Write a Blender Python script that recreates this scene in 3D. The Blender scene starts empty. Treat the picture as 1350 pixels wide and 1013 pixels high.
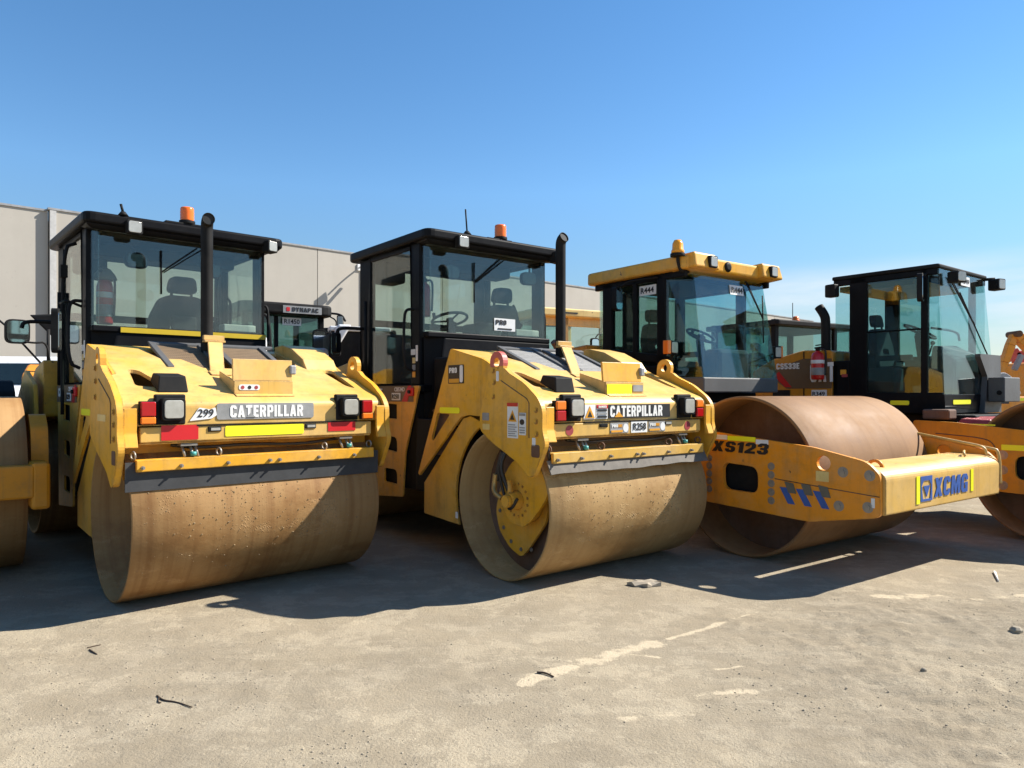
import bpy, math, random
import numpy as np
from mathutils import Vector, Matrix
R = math.radians
random.seed(7)
S = bpy.context.scene
COL = S.collection

# ------------------------------------------------------------------ materials
MATS = {}
class NT:
    def __init__(s, name):
        s.m = bpy.data.materials.new(name); s.m.use_nodes = True
        s.t = s.m.node_tree; s.t.nodes.clear()
        s.out = s.n('ShaderNodeOutputMaterial')
    def n(s, typ, **kw):
        x = s.t.nodes.new(typ)
        for k, v in kw.items():
            if k[0] == 'i' and k[1:].isdigit(): x.inputs[int(k[1:])].default_value = v
            else: setattr(x, k, v)
        return x
    def l(s, a, b): s.t.links.new(a, b)
    def coords(s, scale=(1, 1, 1)):
        c = s.n('ShaderNodeTexCoord'); mp = s.n('ShaderNodeMapping'); mp.inputs['Scale'].default_value = scale
        s.l(c.outputs['Object'], mp.inputs['Vector']); return mp.outputs[0]
    def noise(s, vec, scale, detail=5, rough=.6):
        x = s.n('ShaderNodeTexNoise'); x.inputs['Scale'].default_value = scale
        x.inputs['Detail'].default_value = detail; x.inputs['Roughness'].default_value = rough
        s.l(vec, x.inputs['Vector']); return x.outputs['Fac']
    def ramp(s, fac, a, b, c0=(0, 0, 0, 1), c1=(1, 1, 1, 1)):
        x = s.n('ShaderNodeValToRGB'); e = x.color_ramp.elements
        e[0].position = a; e[0].color = c0; e[1].position = b; e[1].color = c1
        s.l(fac, x.inputs[0]); return x.outputs[0]
    def mix(s, fac, a, b, mode='MIX'):
        x = s.n('ShaderNodeMix', data_type='RGBA', blend_type=mode)
        if isinstance(fac, (int, float)): x.inputs[0].default_value = fac
        else: s.l(fac, x.inputs[0])
        for i, v in ((6, a), (7, b)):
            if isinstance(v, tuple): x.inputs[i].default_value = v if len(v) == 4 else v + (1,)
            else: s.l(v, x.inputs[i])
        return x.outputs[2]
    def math(s, op, a, b=0.):
        x = s.n('ShaderNodeMath', operation=op)
        for i, v in ((0, a), (1, b)):
            if isinstance(v, (int, float)): x.inputs[i].default_value = v
            else: s.l(v, x.inputs[i])
        return x.outputs[0]
    def bump(s, h, strength=.3, dist=.01, prev=None):
        x = s.n('ShaderNodeBump'); x.inputs['Strength'].default_value = strength; x.inputs['Distance'].default_value = dist
        s.l(h, x.inputs['Height'])
        if prev is not None: s.l(prev, x.inputs['Normal'])
        return x.outputs[0]
    def bsdf(s, color, rough=.5, metal=0., normal=None, spec=.5, **kw):
        b = s.n('ShaderNodeBsdfPrincipled')
        if isinstance(color, tuple): b.inputs['Base Color'].default_value = color if len(color) == 4 else color + (1,)
        else: s.l(color, b.inputs['Base Color'])
        if isinstance(rough, (int, float)): b.inputs['Roughness'].default_value = rough
        else: s.l(rough, b.inputs['Roughness'])
        b.inputs['Metallic'].default_value = metal; b.inputs['Specular IOR Level'].default_value = spec
        if normal is not None: s.l(normal, b.inputs['Normal'])
        for k, v in kw.items(): b.inputs[k].default_value = v
        s.l(b.outputs[0], s.out.inputs[0]); return b

def plain(name, col, rough=.5, metal=0., spec=.5, wear=.25):
    t = NT(name); c = t.coords()
    n = t.noise(c, 9, 6, .65)
    dark = tuple(x * (1 - wear) for x in col)
    t.bsdf(t.mix(t.ramp(n, .3, .75), dark, col), rough, metal, spec=spec); MATS[name] = t.m; return t.m

def paint(name, col, dirt=(.16, .105, .05), rough=.42, amount=.5, chips=True, fade=.12, spec=.5, edge=False):
    t = NT(name); c = t.coords()
    n1 = t.noise(c, 1.3, 6, .62); n2 = t.noise(c, 23, 6, .7)
    drip = t.noise(t.coords((11, 11, .9)), 1., 6, .68); grime = t.noise(c, 4.3, 8, .72)
    pale = tuple(min(1, x + fade * (1 - x)) for x in col)
    base = t.mix(t.ramp(n1, .38, .64), col, pale)
    base = t.mix(t.math('MULTIPLY', t.ramp(drip, .52, .74), amount * .75), base, dirt)
    base = t.mix(t.math('MULTIPLY', t.ramp(grime, .50, .72), amount * .8), base, dirt)
    base = t.mix(t.math('MULTIPLY', t.ramp(n2, .55, .8), amount * .5), base, dirt)
    if chips:
        n4 = t.noise(c, 14, 3, .5); n5 = t.noise(c, 2.1, 2, .5)
        m = t.math('MULTIPLY', t.ramp(n4, .70, .72), t.ramp(n5, .54, .62))
        base = t.mix(m, base, (.055, .03, .018))
        sc = t.ramp(t.noise(t.coords((3, 3, 60)), 1.4, 4, .6), .70, .74)
        base = t.mix(t.math('MULTIPLY', t.math('MULTIPLY', sc, t.ramp(n5, .4, .6)), .5), base, (.12, .075, .035))
    if edge:
        du = t.ramp(t.noise(t.coords((1, 1, 1.6)), 2.4, 8, .68), .46, .66); base = t.mix(t.math('MULTIPLY', du, .38), base, tuple(.45 * a_ + .55 * b_ for a_, b_ in zip(col, (.52, .40, .22))))
        bv = t.n('ShaderNodeBevel', samples=3); bv.inputs['Radius'].default_value = .016; ge = t.n('ShaderNodeNewGeometry')
        dp = t.n('ShaderNodeVectorMath', operation='DOT_PRODUCT'); t.l(bv.outputs[0], dp.inputs[0]); t.l(ge.outputs['Normal'], dp.inputs[1])
        e = t.ramp(t.math('SUBTRACT', 1., dp.outputs['Value']), .01, .10)
        e = t.math('MULTIPLY', e, t.ramp(t.noise(c, 9, 6, .75), .42, .56))
        base = t.mix(t.math('MULTIPLY', e, .8), base, (.13, .06, .025))
    rg = t.math('MULTIPLY_ADD', n2, .3); rg.node.inputs[2].default_value = rough - .12
    t.bsdf(base, rg, 0, t.bump(n2, .06, .004), spec); MATS[name] = t.m; return t.m

paint('yellow_faded', (.62, .36, .055), amount=.42, fade=.10, edge=True)
paint('yellow_roller', (.70, .345, .016), amount=.5, fade=.05, spec=.3, edge=True)
paint('yellow_orange', (.76, .265, .006), amount=.45, fade=.025, spec=.3, edge=True)
paint('yellow_deep', (.58, .235, .007), amount=.45, fade=.025, spec=.3)
paint('yellow_pale', (.72, .52, .16), amount=.3)
paint('brown_panel', (.13, .075, .03), amount=.3, chips=False, fade=.02)
paint('black_gloss', (.005, .005, .006), dirt=(.03, .027, .024), rough=.4, spec=.08, amount=.12, chips=False, fade=.005)
paint('black_matt', (.009, .009, .009), dirt=(.045, .04, .034), rough=.6, spec=.12, amount=.3, chips=False, fade=.01)
paint('grey_steel', (.25, .25, .25), dirt=(.12, .1, .08), rough=.45, amount=.5, chips=False)
paint('dark_steel', (.075, .075, .074), dirt=(.07, .06, .05), rough=.5, amount=.5, chips=False, fade=.03)
paint('white_paint', (.74, .74, .73), dirt=(.3, .27, .22), rough=.4, amount=.35, chips=False, fade=.02)
paint('red_paint', (.5, .045, .02), dirt=(.2, .06, .03), rough=.5, amount=.4)
paint('rust_brown', (.12, .055, .025), dirt=(.05, .03, .02), rough=.8, amount=.6, chips=False, fade=.05)
plain('rubber', (.045, .047, .05), .75, wear=.45)
plain('dusty_rubber', (.17, .15, .125), .85, wear=.4)
plain('seat_fabric', (.02, .021, .023), .85)
plain('dark_interior', (.018, .02, .021), .8)
plain('bolt_steel', (.34, .31, .27), .45, .6)
plain('black_text', (.012, .012, .013), .5, wear=.4)
plain('white_text', (.78, .77, .73), .5, wear=.1)
plain('white_label', (.76, .76, .74), .5, wear=.12)
plain('grey_label', (.33, .33, .32), .5, wear=.4)
plain('hivis_yellow', (.88, .86, .015), .4, wear=.04)
plain('yellow_strip', (.55, .38, .01), .45, wear=.1)
plain('red_strip', (.56, .01, .014), .4, wear=.12)
plain('red_sticker', (.4, .05, .055), .5, wear=.4)
plain('red_lens', (.42, .008, .01), .18, wear=.2)
plain('orange_lens', (.85, .2, .015), .2, wear=.15)
plain('beacon_orange', (.9, .17, .012), .25, wear=.1)
plain('beacon_amber', (.92, .36, .015), .22, wear=.1)
plain('logo_blue', (.03, .1, .36), .5, wear=.2)
plain('logo_grey', (.13, .12, .09), .5, wear=.2)
plain('logo_orange', (.7, .32, .02), .5, wear=.1)
plain('extinguisher_red', (.5, .012, .012), .3, wear=.15)
plain('cap_cloth', (.2, .17, .13), .9)
plain('teal_cap', (.05, .3, .28), .5)
plain('hose', (.015, .015, .016), .45)
plain('brass', (.5, .33, .12), .4, .5)
plain('twig', (.07, .045, .028), .9)
plain('bark', (.34, .29, .22), .95)
plain('pale_wood', (.72, .68, .6), .7)
plain('crust', (.36, .25, .13), .9, wear=.5)
plain('stone', (.40, .335, .24), .9, wear=.5)
plain('cable_grey', (.5, .49, .47), .6)
plain('paper', (.7, .68, .6), .7)
plain('window_dark', (.012, .022, .026), .06, .0)
plain('dark_mirror', (.10, .10, .085), .12, .6)  # interior mirrors: a dull ground reflection put into the colour instead of a tilt
plain('dusty_orange', (.55, .2, .07), .7)

def lens():
    t = NT('headlamp_glass'); w = t.n('ShaderNodeTexWave'); w.inputs['Scale'].default_value = 60; t.l(t.coords(), w.inputs[0])
    t.bsdf(t.mix(t.noise(t.coords(), 20, 3), (.30, .29, .25), (.52, .51, .46)), .22, .2, t.bump(w.outputs['Fac'], .15, .004), **{'Coat Weight': .4}); MATS['headlamp_glass'] = t.m
lens()
def mirror():
    t = NT('mirror_glass'); t.bsdf((.62, .68, .74), .04, 1.); MATS['mirror_glass'] = t.m
mirror()
def glass(name, tint, refl=1.5, dirt=.05):
    t = NT(name); tr = t.n('ShaderNodeBsdfTransparent'); tr.inputs[0].default_value = tint + (1,)
    gl = t.n('ShaderNodeBsdfGlossy'); gl.inputs['Roughness'].default_value = .02; gl.inputs[0].default_value = (1, 1, 1, 1)
    ge = t.n('ShaderNodeNewGeometry'); dp = t.n('ShaderNodeVectorMath', operation='DOT_PRODUCT'); t.l(ge.outputs['Incoming'], dp.inputs[0]); t.l(ge.outputs['Normal'], dp.inputs[1])
    fc = t.math('SUBTRACT', 1., t.math('ABSOLUTE', dp.outputs['Value'])); fr = t.math('ADD', t.math('MULTIPLY', t.math('POWER', fc, 5.), .8), .035 * refl / 1.5)
    m = t.n('ShaderNodeMixShader'); t.l(fr, m.inputs[0]); t.l(tr.outputs[0], m.inputs[1]); t.l(gl.outputs[0], m.inputs[2])
    d = t.n('ShaderNodeBsdfDiffuse'); d.inputs[0].default_value = (.55, .52, .45, 1)
    f = t.math('MULTIPLY', t.ramp(t.noise(t.coords(), 3.1, 6, .7), .4, .8), dirt)
    m2 = t.n('ShaderNodeMixShader'); t.l(f, m2.inputs[0]); t.l(m.outputs[0], m2.inputs[1]); t.l(d.outputs[0], m2.inputs[2])
    t.l(m2.outputs[0], t.out.inputs[0]); MATS[name] = t.m
glass('tinted_glass', (.80, .865, .84), 2.6, .035)
glass('teal_glass', (.71, .85, .845), 2.6, .04)
glass('dark_glass', (.50, .655, .635), 2.0, .03)

def mesh_grille(name, ca, cb):
    t = NT(name); c = t.coords((1, 1, 1)); v = t.n('ShaderNodeTexVoronoi'); v.inputs['Scale'].default_value = 62; v.inputs['Randomness'].default_value = 0
    t.l(c, v.inputs['Vector'])
    h = t.ramp(v.outputs['Distance'], .36, .42)
    t.bsdf(t.mix(h, (.02, .018, .015), t.mix(t.noise(c, 6), ca, cb)), .55, .3, t.bump(h, .5, .004)); MATS[name] = t.m
mesh_grille('grille_brown', (.30, .21, .12), (.20, .13, .07)); mesh_grille('grille_grey', (.40, .39, .36), (.27, .26, .24))

def drum_mat(name, c_a, c_b, c_dark, grit=1., rust=.5):
    t = NT(name)
    band = t.noise(t.coords((13, .22, .22)), 1., 4, .6)      # streaks that run round the drum
    fine = t.noise(t.coords((70, 1.8, 1.8)), 1., 4, .6); scr = t.noise(t.coords((160, 3.5, 3.5)), 1., 3, .6)
    patch = t.noise(t.coords((1, 1.4, 1.4)), 1.3, 7, .66); fleck = t.noise(t.coords(), 30, 6, .72); cake = t.noise(t.coords((1.4, 2.6, 2.6)), 1.7, 8, .7)
    col = t.mix(t.ramp(patch, .36, .62), c_a, c_b)
    col = t.mix(t.math('MULTIPLY', t.ramp(band, .45, .68), .6 * rust + .08), col, c_dark)
    col = t.mix(t.math('MULTIPLY', t.ramp(patch, .56, .70), .55), col, c_dark)
    col = t.mix(t.math('MULTIPLY', t.ramp(fine, .52, .8), .12), col, c_dark)
    col = t.mix(t.math('MULTIPLY', t.ramp(scr, .66, .72), .14), col, tuple(x * .6 for x in c_dark))
    col = t.mix(t.math('MULTIPLY', t.ramp(cake, .56, .64), .5 * grit), col, tuple(min(1, x * 1.25 + .02) for x in c_a))
    col = t.mix(t.math('MULTIPLY', t.ramp(fleck, .60, .74), .4), col, tuple(x * .5 for x in c_dark))
    v = t.n('ShaderNodeTexVoronoi'); v.inputs['Scale'].default_value = 60; t.l(t.coords(), v.inputs['Vector'])
    lump = t.ramp(v.outputs['Distance'], .0, .38, (1, 1, 1, 1), (0, 0, 0, 1))
    hh = t.math('MULTIPLY', lump, t.ramp(cake, .55, .66))
    nb = t.bump(hh, .8 * grit, .018); nb = t.bump(cake, .25 * grit, .02, nb); nb = t.bump(fleck, .22, .004, nb)
    rg = t.n('ShaderNodeMapRange'); t.l(patch, rg.inputs[0]); rg.inputs[1].default_value = .35; rg.inputs[2].default_value = .65; rg.inputs[3].default_value = .78; rg.inputs[4].default_value = .58
    t.bsdf(col, rg.outputs[0], .04, nb, .28); MATS[name] = t.m
drum_mat('drum_dusty', (.345, .208, .088), (.29, .158, .056), (.165, .07, .02), .7, .8)
drum_mat('drum_beige', (.40, .262, .115), (.35, .212, .082), (.22, .115, .04), .9, .45)
drum_mat('drum_tan', (.26, .142, .062), (.215, .112, .045), (.145, .068, .024), .25, .35)

def concrete():
    t = NT('concrete_panel'); c = t.coords()
    a = t.noise(c, .35, 7, .6); b = t.noise(c, 3, 6, .7); s_ = t.noise(t.coords((1.3, 1.3, .12)), 1., 5, .6)
    col = t.mix(t.ramp(a, .3, .7), (.40, .365, .315), (.46, .425, .37))
    col = t.mix(t.math('MULTIPLY', t.ramp(s_, .5, .8), .35), col, (.33, .30, .255))
    col = t.mix(t.math('MULTIPLY', t.ramp(b, .5, .75), .2), col, (.36, .335, .29))
    oi = t.n('ShaderNodeObjectInfo'); col = t.mix(t.math('MULTIPLY', oi.outputs['Random'], .35), col, (.30, .285, .25))
    pit = t.noise(c, 11, 3, .5); col = t.mix(t.math('MULTIPLY', t.ramp(pit, .70, .74), .35), col, (.22, .2, .18))
    t.bsdf(col, .9, 0, t.bump(b, .12, .01), spec=.2); MATS['concrete_panel'] = t.m
concrete()

def _g(px, py):
    Y_ = 1.6 * 940 / (py - 520); return ((px - 675) / 940 * Y_, Y_)
SAND = [(*_g(*a), *_g(*b), w) for a, b, w in (((690, 900), (770, 875), .075), ((770, 875), (865, 847), .10), ((880, 842), (1000, 806), .03), ((825, 862), (868, 866), .03), ((920, 917), (985, 912), .05), ((825, 946), (912, 942), .06), ((945, 882), (978, 878), .02), ((1150, 788), (1240, 785), .09), ((1290, 790), (1360, 785), .09))]
def ground_mat():
    t = NT('dusty_asphalt'); c = t.coords()
    big = t.noise(c, .33, 6, .6); mid = t.noise(c, 1.5, 8, .68); fin = t.noise(c, 70, 4, .7); grain = t.noise(c, 260, 2, .6)
    st = t.noise(t.coords((.8, 1.5, 1)), 1.3, 8, .74)
    col = t.mix(t.ramp(mid, .40, .60), (.215, .172, .112), (.28, .225, .147))
    col = t.mix(t.math('MULTIPLY', t.ramp(big, .48, .68), .6), col, (.315, .252, .162))
    col = t.mix(t.math('MULTIPLY', t.ramp(st, .52, .66), .55), col, (.325, .26, .168))
    sx = t.n('ShaderNodeSeparateXYZ'); t.l(c, sx.inputs[0])
    rx = t.n('ShaderNodeMapRange'); t.l(sx.outputs[0], rx.inputs[0]); rx.inputs[1].default_value = .6; rx.inputs[2].default_value = 3.2
    ry = t.n('ShaderNodeMapRange'); t.l(sx.outputs[1], ry.inputs[0]); ry.inputs[1].default_value = 6.5; ry.inputs[2].default_value = 4.8
    right = t.math('MULTIPLY', rx.outputs[0], ry.outputs[0])
    dirt = t.math('MULTIPLY', right, t.ramp(t.noise(t.coords((.8, 1.9, 1)), 1.3, 8, .7), .42, .62))
    col = t.mix(t.math('MULTIPLY', dirt, .75), col, (.225, .168, .10))
    clump = t.ramp(t.noise(c, 5, 6, .7), .4, .62)
    col = t.mix(t.math('MULTIPLY', t.math('MULTIPLY', t.ramp(fin, .50, .62), clump), .62), col, (.16, .135, .095))
    col = t.mix(t.math('MULTIPLY', t.ramp(grain, .52, .64), .55), col, (.58, .50, .36))
    col = t.mix(t.math('MULTIPLY', t.ramp(t.noise(c, 150, 2, .6), .60, .68), .6), col, (.10, .09, .078))
    grit = t.ramp(t.noise(c, .95, 6, .66), .45, .58); g2 = t.noise(c, 190, 2, .6); g3 = t.noise(c, 95, 3, .65)
    col = t.mix(t.math('MULTIPLY', grit, .55), col, (.225, .19, .138))
    col = t.mix(t.math('MULTIPLY', t.math('MULTIPLY', t.math('ADD', t.math('MULTIPLY', grit, .75), .25), t.ramp(g2, .49, .56)), .75), col, (.105, .09, .068)); col = t.mix(t.math('MULTIPLY', t.ramp(g3, .54, .62), .55), col, (.135, .115, .085)); col = t.mix(t.math('MULTIPLY', t.ramp(g2, .40, .32), .5), col, (.56, .48, .35))
    # faint smears left by tyres and drums
    tr = t.noise(t.coords((.35, 3.2, 1)), 1.2, 6, .62); mr_ = t.n('ShaderNodeMapping'); mr_.inputs['Rotation'].default_value = (0, 0, R(-28)); mr_.inputs['Scale'].default_value = (.55, 2.2, 1); t.l(c, mr_.inputs[0])
    tr2 = t.noise(mr_.outputs[0], 1.6, 8, .74)
    br = t.ramp(t.noise(c, .9, 5, .6), .42, .6)
    col = t.mix(t.math('MULTIPLY', t.math('MULTIPLY', t.ramp(tr2, .50, .66), br), .4), col, (.33, .265, .17)); col = t.mix(t.math('MULTIPLY', t.math('MULTIPLY', t.ramp(tr2, .48, .36), br), .3), col, (.20, .165, .118))
    blot = t.noise(c, 2.6, 9, .75); col = t.mix(t.math('MULTIPLY', t.ramp(blot, .50, .66), .28), col, (.335, .268, .172)); col = t.mix(t.math('MULTIPLY', t.ramp(blot, .48, .34), .3), col, (.205, .17, .12))
    # drifts of pale sand along lines on the asphalt
    wob = t.noise(c, 5.5, 8, .72); wob2 = t.noise(c, 1.9, 4, .6); sand = None
    for (ax, ay, bx, by, wd) in SAND:
        a = (ax, ay, 0); ab = Vector((bx - ax, by - ay, 0)); l2 = ab.length_squared
        v = t.n('ShaderNodeVectorMath', operation='SUBTRACT'); t.l(c, v.inputs[0]); v.inputs[1].default_value = a
        d = t.n('ShaderNodeVectorMath', operation='DOT_PRODUCT'); t.l(v.outputs[0], d.inputs[0]); d.inputs[1].default_value = ab / l2
        cl = t.n('ShaderNodeClamp'); t.l(d.outputs['Value'], cl.inputs[0])
        sc = t.n('ShaderNodeVectorMath', operation='SCALE'); sc.inputs[0].default_value = ab; t.l(cl.outputs[0], sc.inputs['Scale'])
        q = t.n('ShaderNodeVectorMath', operation='DISTANCE'); t.l(v.outputs[0], q.inputs[0]); t.l(sc.outputs[0], q.inputs[1])
        e = t.math('DIVIDE', q.outputs['Value'], wd)
        m = t.math('SUBTRACT', t.math('ADD', t.math('MULTIPLY', wob, 4.6), t.math('MULTIPLY', wob2, 2.6)), t.math('ADD', e, 3.05))
        sand = m if sand is None else t.math('MAXIMUM', sand, m)
    sf = t.n('ShaderNodeMapRange'); t.l(sand, sf.inputs[0]); sf.inputs[1].default_value = .0; sf.inputs[2].default_value = .4
    col = t.mix(t.math('MULTIPLY', sf.outputs[0], .9), col, t.mix(t.noise(c, 30, 4), (.52, .43, .30), (.58, .485, .34)))
    rough_ = t.math('MULTIPLY', right, t.noise(t.coords((1, 1.6, 1)), 17, 7, .78)); nb = t.bump(rough_, .7, .025); nb = t.bump(fin, .6, .012, nb); nb = t.bump(grain, .35, .004, nb); nb = t.bump(mid, .35, .05, nb); nb = t.bump(st, .5, .03, nb)
    col = t.mix(1., col, (.90, .895, .885), 'MULTIPLY')
    t.bsdf(col, .93, 0, nb, spec=.12); MATS['dusty_asphalt'] = t.m
ground_mat()

# ------------------------------------------------------------------ mesh builder
class MB:
    def __init__(s): s.v = []; s.f = []; s.sm = []
    def add(s, vs, fs, smooth=False):
        o = len(s.v); s.v += [tuple(v) for v in vs]
        for f in fs: s.f.append(tuple(i + o for i in f)); s.sm.append(smooth)
        return s
    def box(s, x0, x1, y0, y1, z0, z1, M=None):
        vs = [Vector((x, y, z)) for z in (z0, z1) for y in (y0, y1) for x in (x0, x1)]
        if M: vs = [M @ v for v in vs]
        return s.add(vs, [(0, 2, 3, 1), (4, 5, 7, 6), (0, 1, 5, 4), (2, 6, 7, 3), (0, 4, 6, 2), (1, 3, 7, 5)])
    def hexa(s, b, t):            # two quads
        return s.add(list(b) + list(t), [(3, 2, 1, 0), (4, 5, 6, 7), (0, 1, 5, 4), (1, 2, 6, 5), (2, 3, 7, 6), (3, 0, 4, 7)])
    def cyl(s, p0, p1, r0, r1=None, seg=20, caps=True):
        p0 = Vector(p0); p1 = Vector(p1); r1 = r0 if r1 is None else r1
        d = (p1 - p0).normalized(); a = d.orthogonal().normalized(); b = d.cross(a)
        vs = []
        for p, r in ((p0, r0), (p1, r1)):
            vs += [p + a * (r * math.cos(2 * math.pi * i / seg)) + b * (r * math.sin(2 * math.pi * i / seg)) for i in range(seg)]
        s.add(vs, [(i, (i + 1) % seg, seg + (i + 1) % seg, seg + i) for i in range(seg)], True)
        if caps: s.add(vs, [tuple(range(seg))[::-1], tuple(range(seg, 2 * seg))])
        return s
    def lathe(s, prof, o, ax, seg=32, close=False):
        o = Vector(o); d = Vector(ax).normalized(); a = d.orthogonal().normalized(); b = d.cross(a); n = len(prof); vs = []
        for r, h in prof:
            vs += [o + d * h + a * (r * math.cos(2 * math.pi * i / seg)) + b * (r * math.sin(2 * math.pi * i / seg)) for i in range(seg)]
        fs = []
        for k in range(n if close else n - 1):
            k2 = (k + 1) % n
            fs += [(k * seg + i, k * seg + (i + 1) % seg, k2 * seg + (i + 1) % seg, k2 * seg + i) for i in range(seg)]
        s.add(vs, fs, True)
        if not close:
            for k, fl in ((0, True), (n - 1, False)):
                if prof[k][0] > 1e-4:
                    q = tuple(range(k * seg, (k + 1) * seg)); s.add(vs, [q[::-1] if fl else q])
        return s
    def tube(s, pts, r, seg=10, smooth_path=True):
        P = [Vector(p) for p in pts]
        if smooth_path and len(P) > 2:
            for _ in range(2):
                Q = [P[0]]
                for a, b in zip(P[:-1], P[1:]): Q += [a * .75 + b * .25, a * .25 + b * .75]
                P = Q + [P[-1]]
        n = len(P); vs = []; prev = None
        for i, p in enumerate(P):
            t = (P[min(i + 1, n - 1)] - P[max(i - 1, 0)]).normalized()
            a = t.orthogonal().normalized() if prev is None else (prev - t * prev.dot(t)).normalized()
            prev = a; b = t.cross(a); rr = r(i / (n - 1)) if callable(r) else r
            vs += [p + a * (rr * math.cos(2 * math.pi * k / seg)) + b * (rr * math.sin(2 * math.pi * k / seg)) for k in range(seg)]
        s.add(vs, [(i * seg + k, i * seg + (k + 1) % seg, (i + 1) * seg + (k + 1) % seg, (i + 1) * seg + k) for i in range(n - 1) for k in range(seg)], True)
        s.add(vs, [tuple(range(seg))[::-1], tuple(range((n - 1) * seg, n * seg))]); return s
    def prism(s, poly, fn, a, b):     # polygon mapped by fn(p, q, depth) between two depths
        n = len(poly); vs = [fn(p, q, a) for p, q in poly] + [fn(p, q, b) for p, q in poly]
        return s.add(vs, [tuple(range(n))[::-1], tuple(range(n, 2 * n))] + [(i, (i + 1) % n, n + (i + 1) % n, n + i) for i in range(n)])
    def plate(s, outline, holes, fn, a, b):   # like prism, with real holes cut through it
        cu = bpy.data.curves.new('tmp', 'CURVE'); cu.dimensions = '2D'; cu.fill_mode = 'BOTH'; cu.extrude = .5
        for pl in [outline] + list(holes):
            sp = cu.splines.new('POLY'); sp.points.add(len(pl) - 1); sp.use_cyclic_u = True
            for k, (x, y) in enumerate(pl): sp.points[k].co = (x, y, 0, 1)
        ob = bpy.data.objects.new('tmp', cu); me = ob.to_mesh()
        vs = [fn(v.co.x, v.co.y, a + (v.co.z + .5) * (b - a)) for v in me.vertices]
        s.add(vs, [tuple(p.vertices) for p in me.polygons])
        ob.to_mesh_clear(); bpy.data.objects.remove(ob); bpy.data.curves.remove(cu); return s
    def bolts1(s, p, ax, r, h): return s.bolts([p], ax, r, h)
    def bolts(s, pts, ax, r, h):
        for p in pts:
            p = Vector(p); s.cyl(p, p + Vector(ax) * h, r * 1.5, seg=12); s.cyl(p + Vector(ax) * h, p + Vector(ax) * (h * 2.2), r, seg=6)
        return s
    def ball(s, c, r, sx=1, sy=1, sz=1, nu=14, nv=9):
        vs = [(c[0], c[1], c[2] - r * sz)]
        for j in range(1, nv):
            ph = -math.pi / 2 + math.pi * j / nv
            vs += [(c[0] + r * sx * math.cos(ph) * math.cos(2 * math.pi * i / nu), c[1] + r * sy * math.cos(ph) * math.sin(2 * math.pi * i / nu), c[2] + r * sz * math.sin(ph)) for i in range(nu)]
        vs.append((c[0], c[1], c[2] + r * sz)); L = len(vs) - 1
        fs = [(0, 1 + (i + 1) % nu, 1 + i) for i in range(nu)]
        for j in range(nv - 2): fs += [(1 + j * nu + i, 1 + j * nu + (i + 1) % nu, 1 + (j + 1) * nu + (i + 1) % nu, 1 + (j + 1) * nu + i) for i in range(nu)]
        fs += [(1 + (nv - 2) * nu + i, 1 + (nv - 2) * nu + (i + 1) % nu, L) for i in range(nu)]
        return s.add(vs, fs, True)
    def obj(s, name, mat, parent=None, bevel=0., seg=2, label=None, kind=None):
        me = bpy.data.meshes.new(name); me.from_pydata(s.v, [], s.f); me.update()
        import bmesh
        bm = bmesh.new(); bm.from_mesh(me); bmesh.ops.remove_doubles(bm, verts=bm.verts, dist=1e-5); 
        bmesh.ops.recalc_face_normals(bm, faces=bm.faces); bm.to_mesh(me); bm.free()
        if len(me.polygons) == len(s.sm): me.polygons.foreach_set('use_smooth', s.sm)
        else:
            me.polygons.foreach_set('use_smooth', [False] * len(me.polygons))
        me.materials.append(MATS[mat])
        o = bpy.data.objects.new(name, me); COL.objects.link(o)
        if parent is not None: o.parent = parent
        if bevel:
            m = o.modifiers.new('edge', 'BEVEL'); m.width = bevel; m.segments = seg; m.limit_method = 'ANGLE'; m.angle_limit = R(35)
        if label: o['label'] = label
        if kind: o['kind'] = kind
        return o

FU = lambda p, q, d: Vector((d, p, q))      # (v, z) outline, depth along u
FV = lambda p, q, d: Vector((p, d, q))      # (u, z) outline, depth along v
FZ = lambda p, q, d: Vector((p, q, d))      # (u, v) outline, depth along z

def rp(pts, r=.03, n=4):       # polygon with rounded corners; a point may carry its own radius
    out = []; N = len(pts)
    for i in range(N):
        p = Vector(pts[i][:2]); a = Vector(pts[i - 1][:2]); b = Vector(pts[(i + 1) % N][:2]); rr = pts[i][2] if len(pts[i]) > 2 else r
        da = (a - p); db = (b - p); k = min(rr, da.length * .45, db.length * .45)
        p0 = p + da.normalized() * k; p1 = p + db.normalized() * k
        for j in range(n + 1):
            t = j / n; q = p0 * (1 - t) ** 2 + p * (2 * t * (1 - t)) + p1 * t * t; out.append((q.x, q.y))
    return out
def circle(c, r, n=20, sy=1.): return [(c[0] + r * math.cos(2 * math.pi * i / n), c[1] + r * sy * math.sin(2 * math.pi * i / n)) for i in range(n)]
def rect(a, b, c, d, r=.01): return rp([(a, c), (b, c), (b, d), (a, d)], r, 3)

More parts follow.
